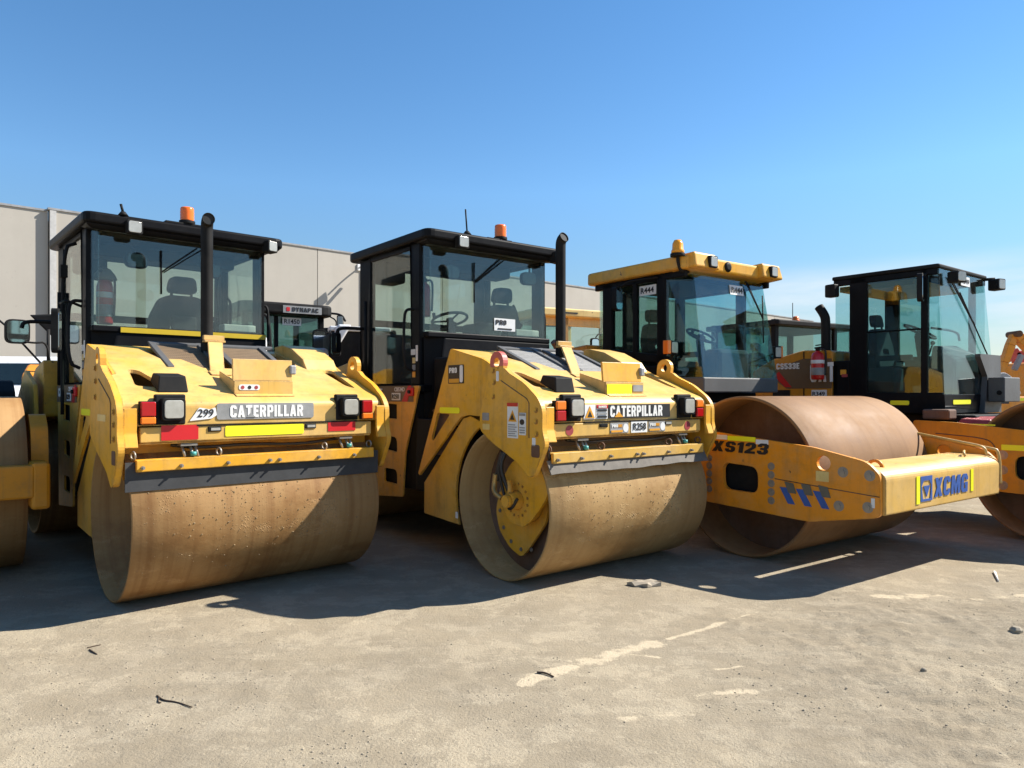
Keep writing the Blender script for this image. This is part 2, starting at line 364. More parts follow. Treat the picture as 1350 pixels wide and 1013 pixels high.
# block capitals and figures: outline, then holes, on a unit-high grid
GL = {'C': [[(.62,.68),(.62,.82),(.48,1),(.14,1),(0,.82),(0,.18),(.14,0),(.48,0),(.62,.18),(.62,.34),(.37,.34),(.37,.24),(.33,.2),(.29,.2),(.25,.24),(.25,.76),(.29,.8),(.33,.8),(.37,.76),(.37,.68)]],
 'A': [[(0,0),(.2,1),(.46,1),(.66,0),(.42,0),(.385,.2),(.275,.2),(.24,0)], [(.30,.38),(.36,.38),(.33,.64)]],
 'T': [[(.19,0),(.19,.79),(0,.79),(0,1),(.63,1),(.63,.79),(.44,.79),(.44,0)]],
 'E': [[(0,0),(0,1),(.52,1),(.52,.79),(.25,.79),(.25,.61),(.47,.61),(.47,.41),(.25,.41),(.25,.21),(.52,.21),(.52,0)]],
 'R': [[(0,0),(0,1),(.46,1),(.62,.85),(.62,.56),(.52,.47),(.64,0),(.39,0),(.30,.41),(.25,.41),(.25,0)], [(.22,.59),(.22,.8),(.34,.8),(.38,.76),(.38,.63),(.34,.59)]],
 'P': [[(0,0),(0,1),(.46,1),(.62,.85),(.62,.5),(.46,.36),(.25,.36),(.25,0)], [(.22,.55),(.22,.8),(.34,.8),(.38,.76),(.38,.6),(.34,.55)]],
 'I': [[(0,0),(0,1),(.25,1),(.25,0)]], 'L': [[(0,0),(0,1),(.25,1),(.25,.21),(.52,.21),(.52,0)]],
 'X': [[(0,0),(.2,.5),(.01,1),(.28,1),(.345,.75),(.41,1),(.68,1),(.49,.5),(.69,0),(.42,0),(.345,.26),(.27,0)]],
 'M': [[(0,0),(0,1),(.3,1),(.42,.5),(.54,1),(.84,1),(.84,0),(.62,0),(.62,.55),(.48,0),(.36,0),(.22,.55),(.22,0)]],
 'G': [[(.64,.66),(.64,.82),(.5,1),(.14,1),(0,.82),(0,.18),(.14,0),(.64,0),(.64,.54),(.33,.54),(.33,.37),(.39,.37),(.39,.2),(.29,.2),(.25,.24),(.25,.76),(.29,.8),(.35,.8),(.39,.76),(.39,.66)]],
 'S': [[(.36,.68),(.6,.68),(.6,.84),(.46,1),(.14,1),(0,.84),(0,.58),(.12,.44),(.36,.4),(.36,.21),(.24,.21),(.24,.33),(0,.33),(0,.16),(.14,0),(.46,0),(.6,.16),(.6,.44),(.48,.57),(.24,.61),(.24,.79),(.36,.79)]],
 '1': [[(.12,0),(.12,.72),(0,.68),(0,.86),(.18,1),(.37,1),(.37,0)]],
 '2': [[(0,0),(0,.2),(.34,.56),(.36,.62),(.36,.79),(.25,.79),(.25,.66),(0,.66),(0,.84),(.14,1),(.46,1),(.6,.84),(.6,.56),(.5,.44),(.31,.22),(.6,.22),(.6,0)]],
 '3': [[(0,.16),(0,.34),(.24,.34),(.24,.21),(.36,.21),(.36,.41),(.16,.41),(.16,.6),(.36,.6),(.36,.79),(.24,.79),(.24,.67),(0,.67),(0,.84),(.14,1),(.46,1),(.6,.84),(.6,.6),(.52,.5),(.6,.4),(.6,.16),(.46,0),(.14,0)]],
 '4': [[(.34,0),(.34,.2),(0,.2),(0,.38),(.26,1),(.56,1),(.56,.38),(.64,.38),(.64,.2),(.56,.2),(.56,0)], [(.2,.38),(.34,.38),(.34,.74)]],
 '5': [[(0,.16),(0,.32),(.24,.32),(.24,.21),(.36,.21),(.36,.45),(0,.45),(.02,1),(.56,1),(.56,.79),(.24,.79),(.23,.63),(.46,.63),(.6,.5),(.6,.16),(.46,0),(.14,0)]],
 '8': [[(.14,0),(0,.16),(0,.42),(.07,.51),(0,.6),(0,.84),(.14,1),(.46,1),(.6,.84),(.6,.6),(.53,.51),(.6,.42),(.6,.16),(.46,0)], [(.23,.19),(.23,.42),(.37,.42),(.37,.19)], [(.23,.6),(.23,.81),(.37,.81),(.37,.6)]],
 '9': [[(0,.16),(0,.32),(.24,.32),(.24,.21),(.36,.21),(.36,.4),(.14,.4),(0,.55),(0,.84),(.14,1),(.46,1),(.6,.84),(.6,.16),(.46,0),(.14,0)], [(.23,.57),(.23,.81),(.37,.81),(.37,.57)]],
 '0': [[(.14,0),(0,.16),(0,.84),(.14,1),(.46,1),(.6,.84),(.6,.16),(.46,0)], [(.23,.21),(.23,.79),(.37,.79),(.37,.21)]],
 'D': [[(0,0),(0,1),(.44,1),(.6,.84),(.6,.16),(.44,0)], [(.23,.21),(.23,.79),(.37,.79),(.37,.21)]],
 'B': [[(0,0),(0,1),(.46,1),(.6,.86),(.6,.6),(.52,.51),(.6,.42),(.6,.14),(.46,0)], [(.23,.19),(.23,.42),(.37,.42),(.37,.19)], [(.23,.6),(.23,.81),(.37,.81),(.37,.6)]],
 'Y': [[(.2,0),(.2,.4),(0,1),(.26,1),(.325,.68),(.39,1),(.65,1),(.45,.4),(.45,0)]],
 'N': [[(0,0),(0,1),(.25,1),(.40,.55),(.40,1),(.63,1),(.63,0),(.40,0),(.23,.48),(.23,0)]],
 'H': [[(0,0),(0,1),(.24,1),(.24,.61),(.38,.61),(.38,1),(.62,1),(.62,0),(.38,0),(.38,.41),(.24,.41),(.24,0)]]}
GL['O'] = GL['0']
def plain_text(name, s, mat, parent, origin, right, up, height, width, bold, shear, lift, th):
    cu = bpy.data.curves.new('tmp', 'FONT'); cu.body = s; cu.size = 1; cu.offset = bold; cu.shear = shear; cu.extrude = .5; cu.resolution_u = 3
    ob = bpy.data.objects.new('tmp', cu); me = ob.to_mesh()
    co = np.array([v.co[:] for v in me.vertices]); lo = co.min(0); hi = co.max(0)
    k = height / (hi[1] - lo[1]); kx = k if width is None else width / (hi[0] - lo[0])
    rt = Vector(right).normalized(); u = Vector(up).normalized(); nn = rt.cross(u); o = Vector(origin); mb = MB()
    mb.add([o + rt * ((c[0] - lo[0]) * kx) + u * ((c[1] - lo[1]) * k) + nn * (lift + (c[2] + .5) * th) for c in co], [tuple(p.vertices) for p in me.polygons])
    ob.to_mesh_clear(); bpy.data.objects.remove(ob); bpy.data.curves.remove(cu)
    return mb.obj(name, mat, parent)
def text(name, s, mat, parent, origin, right, up, height, width=None, bold=.0, shear=0., lift=.003, th=.002):
    if bold < .03: return plain_text(name, s, mat, parent, origin, right, up, height, width, bold, shear, lift, th)
    rt = Vector(right).normalized(); u = Vector(up).normalized(); nn = rt.cross(u); o = Vector(origin)
    x = 0; places = []
    for ch in s: places.append((ch, x)); x += max(p[0] for p in GL[ch][0]) + .10
    total = x - .10; kx = height if width is None else width / total; mb = MB()
    for ch, x0 in places:
        mb.plate(GL[ch][0], GL[ch][1:], lambda p, q, e: o + rt * ((p + x0) * kx + shear * q * height) + u * (q * height) + nn * e, lift, lift + th)
    return mb.obj(name, mat, parent)

def thing(name, label, cat, loc=(0, 0, 0), rz=0., group=None):
    o = bpy.data.objects.new(name, None); COL.objects.link(o); o.location = loc; o.rotation_euler = (0, 0, rz); o.empty_display_size = .2
    o['label'] = label; o['category'] = cat
    if group: o['group'] = group
    return o
def tag(o, label, cat, group=None):
    o['label'] = label; o['category'] = cat
    if group: o['group'] = group
    return o
H = 1.6; FPX = 940.; HY = 520.; CXP = 675.
def at(px, py, Y): return Vector(((px - CXP) / FPX * Y, Y, H - (py - HY) / FPX * Y))
def place(name, label, cat, ox, oy, az, group=None): return thing(name, label, cat, (ox, oy, 0), R(90 - az), group)
LX = (-1, 0, 0); FY = (0, -1, 0); UP = (0, 0, 1)
def front_text(name, s, mat, par, u, v, z, h, w=None, **k): return text(name, s, mat, par, (u, v, z), (1, 0, 0), UP, h, w, **k)
def side_text(name, s, mat, par, u, v, z, h, w=None, **k): return text(name, s, mat, par, (u, v, z), FY, UP, h, w, **k)
def front_label(name, mat, par, u0, u1, v, z0, z1, r=.008): return MB().prism(rect(u0, u1, z0, z1, r), FV, v, v - .004).obj(name, mat, par)
def side_label(name, mat, par, u, v0, v1, z0, z1, r=.008): return MB().prism(rect(v0, v1, z0, z1, r), FU, u, u - .004).obj(name, mat, par)

def bolt_set(par, mat, pts, ax, r, h, ring=None):
    o = None
    for p in pts:
        if o is None:
            mb = MB().bolts([(0, 0, 0)], ax, r, h)
            if ring: mb.cyl((0, 0, 0), Vector(ax) * .003, ring, seg=18)
            o = mb.obj('bolt', mat, par)
        else:
            o = o.copy(); COL.objects.link(o); o.parent = par
        o.location = p

# ------------------------------------------------------------------ shared machine parts
def lamp(par, c, w, h, d, yaw=0., name='headlight', body='black_matt'):
    M = Matrix.Translation(Vector(c)) @ Matrix.Rotation(yaw, 4, 'Z')
    b = MB().prism(rp([(-w / 2, -h / 2), (w / 2, -h / 2), (w / 2, h / 2), (-w / 2, h / 2)], w * .16), lambda p, q, e: M @ Vector((p, e, q)), 0, d).obj(name, body, par, .006)
    k = .80
    MB().prism(rp([(-w / 2 * k, -h / 2 * k), (w / 2 * k, -h / 2 * k), (w / 2 * k, h / 2 * k), (-w / 2 * k, h / 2 * k)], w * .16), lambda p, q, e: M @ Vector((p, e, q)), -.006, .004).obj('lens', 'headlamp_glass', b, .004)
    return b
def beacon(par, c, r, h, mat, dome=False):
    b = MB().cyl(c, (c[0], c[1], c[2] + .035), r * 1.15, seg=20).obj('beacon', 'black_matt', par, .004)
    if dome: pr = [(r, .03), (r, h * .35), (r * .86, h * .42), (r * .82, h * .75), (r * .55, h * .95), (0.001, h)]
    else: pr = [(r, .03)] + [(r * (1 - .05 * (i % 2)), .03 + (h - .05) * i / 8) for i in range(1, 8)] + [(r * .98, h - .015), (r * .88, h), (0.001, h)]
    MB().lathe(pr, c, (0, 0, 1), 24).obj('lens', mat, b); return b
def steering(par, c, r=.19, tilt=R(35), yaw=0.):
    M = Matrix.Translation(Vector(c)) @ Matrix.Rotation(yaw, 4, 'Z') @ Matrix.Rotation(tilt, 4, 'X')
    mb = MB(); n = 26
    ring = [M @ Vector((r * math.cos(2 * math.pi * i / n), r * math.sin(2 * math.pi * i / n), 0)) for i in range(n + 1)]
    mb.tube(ring, .016, 8, False)
    for a in (30, 150, 270): mb.tube([M @ Vector((0, 0, -.02)), M @ Vector((r * math.cos(R(a)), r * math.sin(R(a)), 0))], .011, 6, False)
    mb.cyl(M @ Vector((0, 0, .01)), M @ Vector((0, 0, -.06)), .04, seg=14); mb.cyl(M @ Vector((0, 0, -.05)), Vector((c[0], c[1] - .12, c[2] - .75)), .045, .09, 12)
    mb.cyl(M @ Vector((-r, 0, 0)), M @ Vector((-r, 0, .06)), .02, seg=10)
    return mb.obj('steering_wheel', 'dark_interior', par)
def seat(par, c, face=-1, w=.5):
    x, y, z = c; mb = MB()
    mb.prism(rp([(x - w / 2, y - .26), (x + w / 2, y - .26), (x + w / 2, y + .24), (x - w / 2, y + .24)], .09, 6), FZ, z, z + .13)
    yb = y - face * .22; lean = lambda q, d: Vector((q[0], yb + d - face * .16 * (q[1] - z) , q[1]))
    back = rp([(x - w * .48, z + .10), (x - w * .50, z + .42), (x - w * .36, z + .62), (x - w * .22, z + .66), (x + w * .22, z + .66), (x + w * .36, z + .62), (x + w * .50, z + .42), (x + w * .48, z + .10)], .06, 4)
    mb.plate(back, [rp([(x - w * .2, z + .30), (x + w * .2, z + .30), (x + w * .17, z + .38), (x - w * .17, z + .38)], .03)], lambda p, q, d: lean((p, q), d), -.06, .06)
    mb.prism(rp([(x - w * .24, z + .69), (x + w * .24, z + .69), (x + w * .20, z + .86), (x - w * .20, z + .86)], .06, 4), lambda p, q, d: lean((p, q), d), -.04, .05)
    for sx in (-1, 1):
        mb.box(x + sx * .1 - .012, x + sx * .1 + .012, yb - face * .10 - .01, yb - face * .10 + .01, z + .6, z + .74); mb.box(x + sx * (w / 2 + .06) - .045, x + sx * (w / 2 + .06) + .045, y - .25, y + .2, z + .2, z + .27)
    mb.box(x - .2, x + .2, y - .2, y + .2, z - .3, z); o = mb.obj('seat', 'seat_fabric', par, .02, 2)
    lv = MB().tube([(x + w / 2 + .06, y - .2, z + .25), (x + w / 2 + .06, y - .26, z + .42)], .012, 8); lv.ball((x + w / 2 + .06, y - .265, z + .45), .03); lv.obj('lever', 'black_matt', o)
    return o
def wiper(par, p0, p1, p2, off=.04):
    mb = MB(); p0, p1, p2 = map(Vector, (p0, p1, p2)); d = Vector((off, 0, 0))
    mb.tube([p0, p1], .008, 6); mb.tube([p0 + d, p1 + d * .4], .006, 6)
    mb.tube([p2, p1 * 2 - p2], .009, 6); return mb.obj('wiper', 'black_matt', par)
def drum(par, R_, W, mat, th=.022, web=.35, webmat='rust_brown', seg=120):
    prof = [(R_ - th, 0.), (R_ - .004, 0.), (R_, .006), (R_, W * .25), (R_, W * .5), (R_, W * .75), (R_, W - .006), (R_ - .004, W), (R_ - th, W), (R_ - th, W * .5)]
    o = MB().lathe(prof, (0, 0, R_), (1, 0, 0), seg, True).obj('drum', mat, par)
    w = MB()
    for x in (web, W - web): w.cyl((x - .015, 0, R_), (x + .015, 0, R_), R_ - th, seg=64)
    w.obj('web', webmat, o); return o
def extinguisher(name, label, par_world, c, h=.45, r=.075, band=True, rz=0.):
    t = thing(name, label, 'fire extinguisher', par_world @ Vector(c), rz, 'fire extinguishers on the rollers')
    MB().lathe([(r * .9, 0), (r, .02), (r, h * .72), (r * .8, h * .82), (r * .3, h * .88), (r * .3, h * .92)], (0, 0, 0), (0, 0, 1), 24).obj('cylinder', 'extinguisher_red', t)
    if band:
        MB().lathe([(r + .002, h * .5), (r + .003, h * .51), (r + .003, h * .6), (r + .002, h * .61)], (0, 0, 0), (0, 0, 1), 24).obj('band', 'white_label', t)
        MB().lathe([(r + .002, h * .14), (r + .003, h * .15), (r + .003, h * .36), (r + .002, h * .37)], (0, 0, 0), (0, 0, 1), 24).obj('label', 'grey_label', t)
    v = MB().cyl((0, 0, h * .9), (0, 0, h), r * .35, seg=12); v.box(-r * .2, r * .2, -r * 1.2, r * .8, h * .97, h * 1.02); v.box(-r * .2, r * .2, -r * 1.2, r * .5, h * 1.06, h * 1.09)
    v.obj('valve', 'black_matt', t, .003)
    MB().tube([(r * .3, 0, h * .95), (r * 1.3, 0, h * .95), (r * 1.35, 0, h * .6), (r * 1.2, 0, h * .15)], .012, 8).obj('hose', 'hose', t)
    return t
def side_mirror(par, arm_pts, c, w, h, yaw, name='mirror', face='mirror_glass'):
    if name == 'interior_mirror': face = 'dark_mirror'
    m = MB(); m.tube(arm_pts, .014, 8); M = Matrix.Translation(Vector(c)) @ Matrix.Rotation(yaw, 4, 'Z')
    m.prism(rp([(-w / 2, -h / 2), (w / 2, -h / 2), (w / 2, h / 2), (-w / 2, h / 2)], w * .3), lambda p, q, e: M @ Vector((p, e, q)), 0, .06)
    o = m.obj(name, 'black_matt', par, .01)
    k = .86
    MB().prism(rp([(-w / 2 * k, -h / 2 * k), (w / 2 * k, -h / 2 * k), (w / 2 * k, h / 2 * k), (-w / 2 * k, h / 2 * k)], w * .26), lambda p, q, e: M @ Vector((p, e, q)), -.004, .001).obj('mirror_glass', face, o)
    return o

def crust(par, R_, W, n, seed):
    rs_ = random.Random(seed); mb = MB(); k = 0
    while k < n:
        x = .08 + rs_.random() * (W - .12); a = R(rs_.gauss(168 if seed == 1 else 172, 20)); w = .5 + .5 * math.sin(x * 5.1 + seed) * math.sin(x * 2.3 + a * 3)
        if rs_.random() > .15 + w * (.4 + .6 * min(1, x)): continue
        k += 1; r = .0025 + .006 * rs_.random() ** 3; q = Vector((0, math.cos(a), math.sin(a))); tx = Vector((1, 0, 0)); ty = q.cross(tx); c = Vector((x, 0, R_)) + q * (R_ - r * .3)
        o0 = rs_.random() * 6; m = 5
        ring = [c + tx * (r * math.cos(o0 + 6.283 * i / m) * (.7 + .6 * rs_.random())) + ty * (r * math.sin(o0 + 6.283 * i / m) * (.7 + .6 * rs_.random())) for i in range(m)]
        mb.add(ring + [v + (c - v) * .45 + q * r * .9 for v in ring], [(i, (i + 1) % m, m + (i + 1) % m, m + i) for i in range(m)] + [tuple(range(m, 2 * m))])
    return mb.obj('stuck_gravel', 'crust', par, kind='stuff')

# ------------------------------------------------------------------ double drum roller
def hood_z(v): return 1.575 + (v + .55) * (1.90 - 1.575) / .80 if v < .25 else 1.90 + (v - .25) * .236
def double_drum(t, var):
    Y = 'yellow_roller'; YH = 'yellow_faded'
    mat = 'drum_dusty' if var == 1 else 'drum_beige'
    W = 2.0; Rr = .65
    d1 = drum(t, Rr, W, mat, web=.55 if var == 1 else .35)
    crust(d1, Rr, W, 700 if var == 1 else 450, var)
    # rear drum: a copy turned to the back axle
    d2 = d1.copy(); COL.objects.link(d2); d2.parent = t; d2.location = (0, 3.64, 0)
    for ch in d1.children:
        c = ch.copy(); COL.objects.link(c); c.parent = d2
    # drum carriers inside each end
    for s in (0, 1):
        X = (lambda x: x) if s == 0 else (lambda x: 2.0 - x)
        K_ = .22 if var == 1 else 0.; X = (lambda x, k=K_: x + k) if s == 0 else (lambda x, k=K_: 2.0 - x - k)
        sup = MB()
        sup.plate(rp([(.385, .527), (.33, .35), (.18, .22), (.005, .157), (-.138, .295), (-.331, .52), (-.36, .80), (-.091, .904), (.28, .872)], .06), [circle((-.02, .66), .16, 20)], FU, X(.23), X(.255))
        sup.plate(rp([(.15, .63), (.02, .49), (-.18, .46), (-.30, .55), (-.50, .76), (-.50, 1.0), (-.30, 1.08), (-.03, 1.03), (.12, .85)], .08), [], FU, X(.10), X(.13))
        sup.cyl((X(.13), -.1, .68), (X(.23), -.1, .68), .19, seg=28)
        o = sup.obj('drum_support', 'yellow_roller', t, .004)
        bolt_set(o, 'bolt_steel', [(X(.228), .34 * math.cos(R(a)) - .02, .6 + .37 * math.sin(R(a))) for a in (-10, -35, -60, -85, -110, 20)], (-1 if s == 0 else 1, 0, 0), .012, .006)
        mo = MB(); mo.cyl((X(.10), -.1, .69), (X(.0), -.1, .69), .085, .07, 20); mo.cyl((X(.0), -.1, .69), (X(-.04), -.1, .69), .055, seg=16)
        mo.bolts([(X(.1), -.1 + .14 * math.cos(R(a)), .69 + .14 * math.sin(R(a))) for a in range(0, 360, 24)], (-1 if s == 0 else 1, 0, 0), .009, .006)
        mo.cyl((X(.03), -.1, .72), (X(.03), -.06, .86), .028, seg=12)
        mo = mo.obj('drum_motor', 'yellow_roller', t, .003)
        hs = MB()
        hs.tube([(X(.02), -.05, 1.12), (X(-.03), -.02, .98), (X(.0), -.06, .84), (X(.03), -.09, .74)], .018, 8)
        hs.tube([(X(.03), .0, 1.1), (X(-.01), .04, .97), (X(.02), .03, .85), (X(.04), .0, .70), (X(.0), -.12, .6), (X(.02), -.2, .72)], .014, 8)
        hs.tube([(X(.06), .06, 1.1), (X(.04), .1, .95), (X(.05), .12, .84)], .02, 8); hs.obj('hose', 'hose', mo)
        MB().tube([(X(.03), .12, .9), (X(.03), .14, .8), (X(.0), .1, .74), (X(.02), .02, .7)], .024, 8).obj('hose_fitting', 'brass', mo)
    # yoke plates beside the hood
    out = [(.045, 1.80, .02), (.119, 1.607), (.179, 1.40), (.179, 1.29), (.02, 1.197), (-.369, 1.034), (-.49, .93), (-.56, .95), (-.70, 1.21), (-.66, 1.31), (-.66, 1.49), (-.60, 1.575), (-.427, 1.695), (-.235, 1.775), (-.175, 1.82, .02)]
    out = rp(out, .05) + [(-.07 + .09 * math.cos(R(a)), 1.87 + .09 * math.sin(R(a))) for a in range(180, -20, -20)]
    out = out[:]
    for s in (0, 1):
        a, b = ((-.1, -.055) if s == 0 else (2.055, 2.1))
        yk = MB().plate(out, [circle((-.07, 1.87), .04, 18)], FU, a, b).obj('yoke_plate', Y, t, .006)
        fl = MB(); e = b if s == 0 else a; f_ = .03 if s == 0 else 1.97
        fl.prism(rp([(-.69, 1.22), (-.65, 1.22), (-.63, 1.32), (-.63, 1.5), (-.655, 1.5), (-.655, 1.32)], .01), FU, e, f_)
        fl.obj('corner_flange', Y, yk, .012)
        if True:
            ps = [(-.02, 1.80), (-.03, 1.70), (-.02, 1.58), (-.585, 1.475), (-.585, 1.385), (-.59, 1.285)]
            bolt_set(yk, Y, [((-.1 if s == 0 else 2.1), p, q) for p, q in ps], (-1 if s == 0 else 1, 0, 0), .016, .006)
            w = -.1 if s == 0 else 2.1; k = -.002 if s == 0 else .002
            MB().prism(rect(-.63, -.53, 1.10, 1.2, .02), FU, w, w + k * 2).obj('lock_plate', 'rust_brown', yk)
            MB().tube([(w + k, -.128, 1.715), (w + k, -.47, 1.565), (w + k, -.50, 1.53), (w + k, -.50, 1.25)], .004, 6, False).obj('panel_seam', 'rust_brown', yk)
        if var == 2 and s == 0:
            mm = [(-.07 + .093 * math.cos(R(q)), 1.87 + .093 * math.sin(R(q))) for q in range(-25, 206, 15)]
            MB().plate(mm, [circle((-.07, 1.87), .041, 18)], FU, -.103, -.052).obj('eye_marking', 'red_paint', yk)
    # hood shell
    hd = MB()
    hd.prism(rp([(-.60, 1.37), (-.60, 1.53, .05), (-.55, 1.575, .03), (-.50, 1.5955), (-.50, 1.56), (-.57, 1.52), (-.57, 1.37)], .004), FU, -.045, 2.045)
    sl = math.hypot(.75, 1.90 - 1.5955); k = (1.90 - 1.5955) / .75
    fA = lambda p, q, e: Vector((p, q, 1.5955 + (q + .5) * k + e))
    slot = [(.10, -.33), (.27, -.36), (.30, -.31), (.20, -.03), (.13, .0)]
    slotR = [(1.93, -.36), (1.99 - .08, .06), (1.84, .08), (1.80, .02), (1.86, -.30)]
    front = [(-.045, -.5), (2.045, -.5), (2.045, -.15), (1.98, -.1), (1.98, .25), (1.62, .25), (1.55, .06), (.72, .06), (.60, .25), (.02, .25), (.02, -.1), (-.045, -.15)]
    hd.plate(front, [rp(slot, .04), rp(slotR, .04)], fA, 0, -.03)
    fB = lambda p, q, e: Vector((p, q, 1.90 + (q - .25) * .236 + e))
    hd.plate([(.02, .25), (.44, .25), (.40, .66), (1.64, .66), (1.62, .25), (1.98, .25), (1.98, .80), (.02, .80)], [], fB, 0, -.03)
    hd.box(.02, 1.98, .77, .80, 1.3, 2.0)
    hd = hd.obj('hood', YH, t, .006)
    rc = MB(); rc.hexa([(.3, 0, 1.45), (1.72, 0, 1.45), (1.72, .7, 1.6), (.3, .7, 1.6)], [(.3, .0, 1.47), (1.72, 0, 1.47), (1.72, .7, 1.62), (.3, .7, 1.62)])
    rc.box(.06, .40, -.45, .7, 1.40, 1.42); rc.box(1.66, 1.96, -.45, .7, 1.40, 1.42); rc.obj('engine_bay', 'rust_brown', hd)
    sw = MB().hexa([(1.62, .10, 1.70), (1.66, .10, 1.70), (1.66, .72, 1.8), (1.62, .72, 1.8)], [(1.62, .15, hood_z(.15) + .0), (1.66, .15, hood_z(.15)), (1.66, .72, 2.02), (1.62, .72, 2.02)])
    sw.obj('recess_wall', YH, hd)
    if True:      # raised fin on the right of the grille
        fn = MB().prism([(.80, 2.0), (.80, 2.075), (.62, 2.085), (.40, 2.04), (.16, 1.93), (.08, 1.83)], FU, 1.66, 1.98).obj('hood_fin', YH, hd, .008)
    # grille of two panels in a frame
    gz = lambda v: 1.79 + (v - .02) * .40
    fr = MB()
    for u0, u1 in ((.44, .90), (.98, 1.46)):
        g = MB().hexa([(u0, .08, gz(.08)), (u1, .08, gz(.08)), (u1, .62, gz(.62)), (u0, .62, gz(.62))], [(u0, .08, gz(.08) + .01), (u1, .08, gz(.08) + .01), (u1, .62, gz(.62) + .01), (u0, .62, gz(.62) + .01)])
        g.obj('grille', 'grille_brown' if var == 1 else 'grille_grey', hd)
        for x in (u0, u1 - .05):
            fr.hexa([(x, .06, gz(.06) + .004), (x + .05, .06, gz(.06) + .004), (x + .05, .65, gz(.65) + .004), (x, .65, gz(.65) + .004)], [(x, .06, gz(.06) + .03), (x + .05, .06, gz(.06) + .03), (x + .05, .65, gz(.65) + .03), (x, .65, gz(.65) + .03)])
    for v0 in (.60,):
        fr.hexa([(.44, v0, gz(v0) + .005), (1.56, v0, gz(v0) + .005), (1.56, v0 + .04, gz(v0 + .04) + .005), (.44, v0 + .04, gz(v0 + .04) + .005)], [(.44, v0, gz(v0) + .031), (1.56, v0, gz(v0) + .031), (1.56, v0 + .04, gz(v0 + .04) + .031), (.44, v0 + .04, gz(v0 + .04) + .031)])
    fr.obj('grille_frame', 'dark_steel', hd, .003)
    # document tray with its open lid
    TY = YH; u0, u1 = .775, 1.26
    tr = MB(); tr.prism([(-.48, hood_z(-.48)), (-.48, hood_z(-.48) + .105), (-.16, hood_z(-.16) + .06), (-.16, hood_z(-.16))], FU, u0, u0 + .012)
    tr.prism([(-.48, hood_z(-.48)), (-.48, hood_z(-.48) + .105), (-.16, hood_z(-.16) + .06), (-.16, hood_z(-.16))], FU, u1 - .012, u1)
    tr.box(u0 - .002, u1 + .002, -.494, -.48, hood_z(-.5) - .005, hood_z(-.48) + .105)
    tr.hexa([(u0, -.54, hood_z(-.54) + .002), (u1, -.54, hood_z(-.54) + .002), (u1, -.494, hood_z(-.494) + .002), (u0, -.494, hood_z(-.494) + .002)], [(u0, -.54, hood_z(-.54) + .008), (u1, -.54, hood_z(-.54) + .008), (u1, -.494, hood_z(-.494) + .008), (u0, -.494, hood_z(-.494) + .008)])
    tr = tr.obj('document_tray', TY, hd, .003)
    ld = MB().hexa([(u0, -.462, 1.708), (u1 + .01, -.462, 1.708), (u1 + .01, -.442, 1.708), (u0, -.442, 1.708)], [(u0 + .005, -.44, 1.885), (u1 + .02, -.44, 1.885), (u1 + .02, -.42, 1.885), (u0 + .005, -.42, 1.885)])
    MB().box(u1 - .01, u1 + .045, -.475, -.415, 1.765, 1.845).obj('latch', 'grey_steel', tr, .012)
    ld.obj('tray_lid', TY if var == 1 else Y, tr, .004)
    # dark sensor box
    sb = MB().hexa([(.22, -.46, hood_z(-.46) + .002), (.44, -.46, hood_z(-.46) + .002), (.44, -.25, hood_z(-.25) + .002), (.22, -.25, hood_z(-.25) + .002)], [(.235, -.44, hood_z(-.45) + .125), (.425, -.44, hood_z(-.45) + .125), (.425, -.27, hood_z(-.27) + .075), (.235, -.27, hood_z(-.27) + .075)])
    sb.obj('sensor_box', 'black_matt', hd, .008)
    # front: shelf line, bumper, lights
    MB().box(.45 if var == 1 else .40, 1.80, -.622, -.57, 1.362, 1.372).obj('shelf_strip', 'black_matt', hd)
    bp = MB().box(.06, 1.94, -.615, -.57, 1.25, 1.362); bp.box(.06, 1.94, -.60, -.42, 1.235, 1.25)
    bp = bp.obj('bumper', YH, t, .007)
    for x in (.275, 1.715):
        MB().box(x - .115, x + .1, -.606, -.56, 1.375, 1.60).obj('lamp_recess', 'black_matt', t, .012)
        lamp(t, (x, -.665, 1.49), .165, .165, .065)
    for x in ((.105, 1.88)):
        tl = MB().box(x - .055, x + .055, -.645, -.60, 1.38, 1.55).obj('tail_light', 'black_matt', t, .006)
        top, bot = ('red_lens', 'orange_lens') if var == 1 else ('orange_lens', 'red_lens')
        for z0, z1, m in ((1.47 if var == 1 else 1.475, 1.545, top), (1.386, 1.468, bot)) if var == 2 else ((1.44, 1.545, top), (1.386, 1.436, bot)):
            q = MB().box(x - .05, x + .05, -.662, -.63, z0, z1)
            q.obj('lens', m, tl, .008)
    # scraper
    MB().prism([(.0, .97), (.0, 1.25), (2.0, 1.25), (2.0, .97)], FV, -.40, -.38).obj('rear_apron', 'brown_panel' if var == 2 else Y, t)
    sc = MB().box(.03, 1.95, -.645, -.615, 1.045, 1.13); sc.box(.03, 1.95, -.62, -.55, 1.118, 1.13)
    sc = sc.obj('scraper_bar', Y if var == 1 else YH, t, .005)
    bolt_set(sc, 'bolt_steel', [(x, -.645, 1.075) for x in (.07, .33, .67, 1.0, 1.08, 1.42, 1.75)], FY, .009, .016)
    if var == 1: MB().prism([(-.035, .905), (2.01, .90), (2.01, 1.10), (-.035, 1.115)], FV, -.612, -.596).obj('scraper_rubber', 'rubber', t)
    else:
        rb = MB(); n = 30
        for i in range(n):
            a, b = 2.0 * i / n - .01, 2.0 * (i + 1) / n - .01
            w = lambda q: .005 * math.sin(q * 5.) + .003 * math.sin(q * 17)
            rb.hexa([(a, -.668, .965 + w(a)), (b, -.668, .965 + w(b)), (b, -.656, .96 + w(b)), (a, -.656, .96 + w(a))], [(a, -.613, 1.07), (b, -.613, 1.07), (b, -.601, 1.07), (a, -.601, 1.07)])
        rb.obj('scraper_rubber', 'dusty_rubber', t)
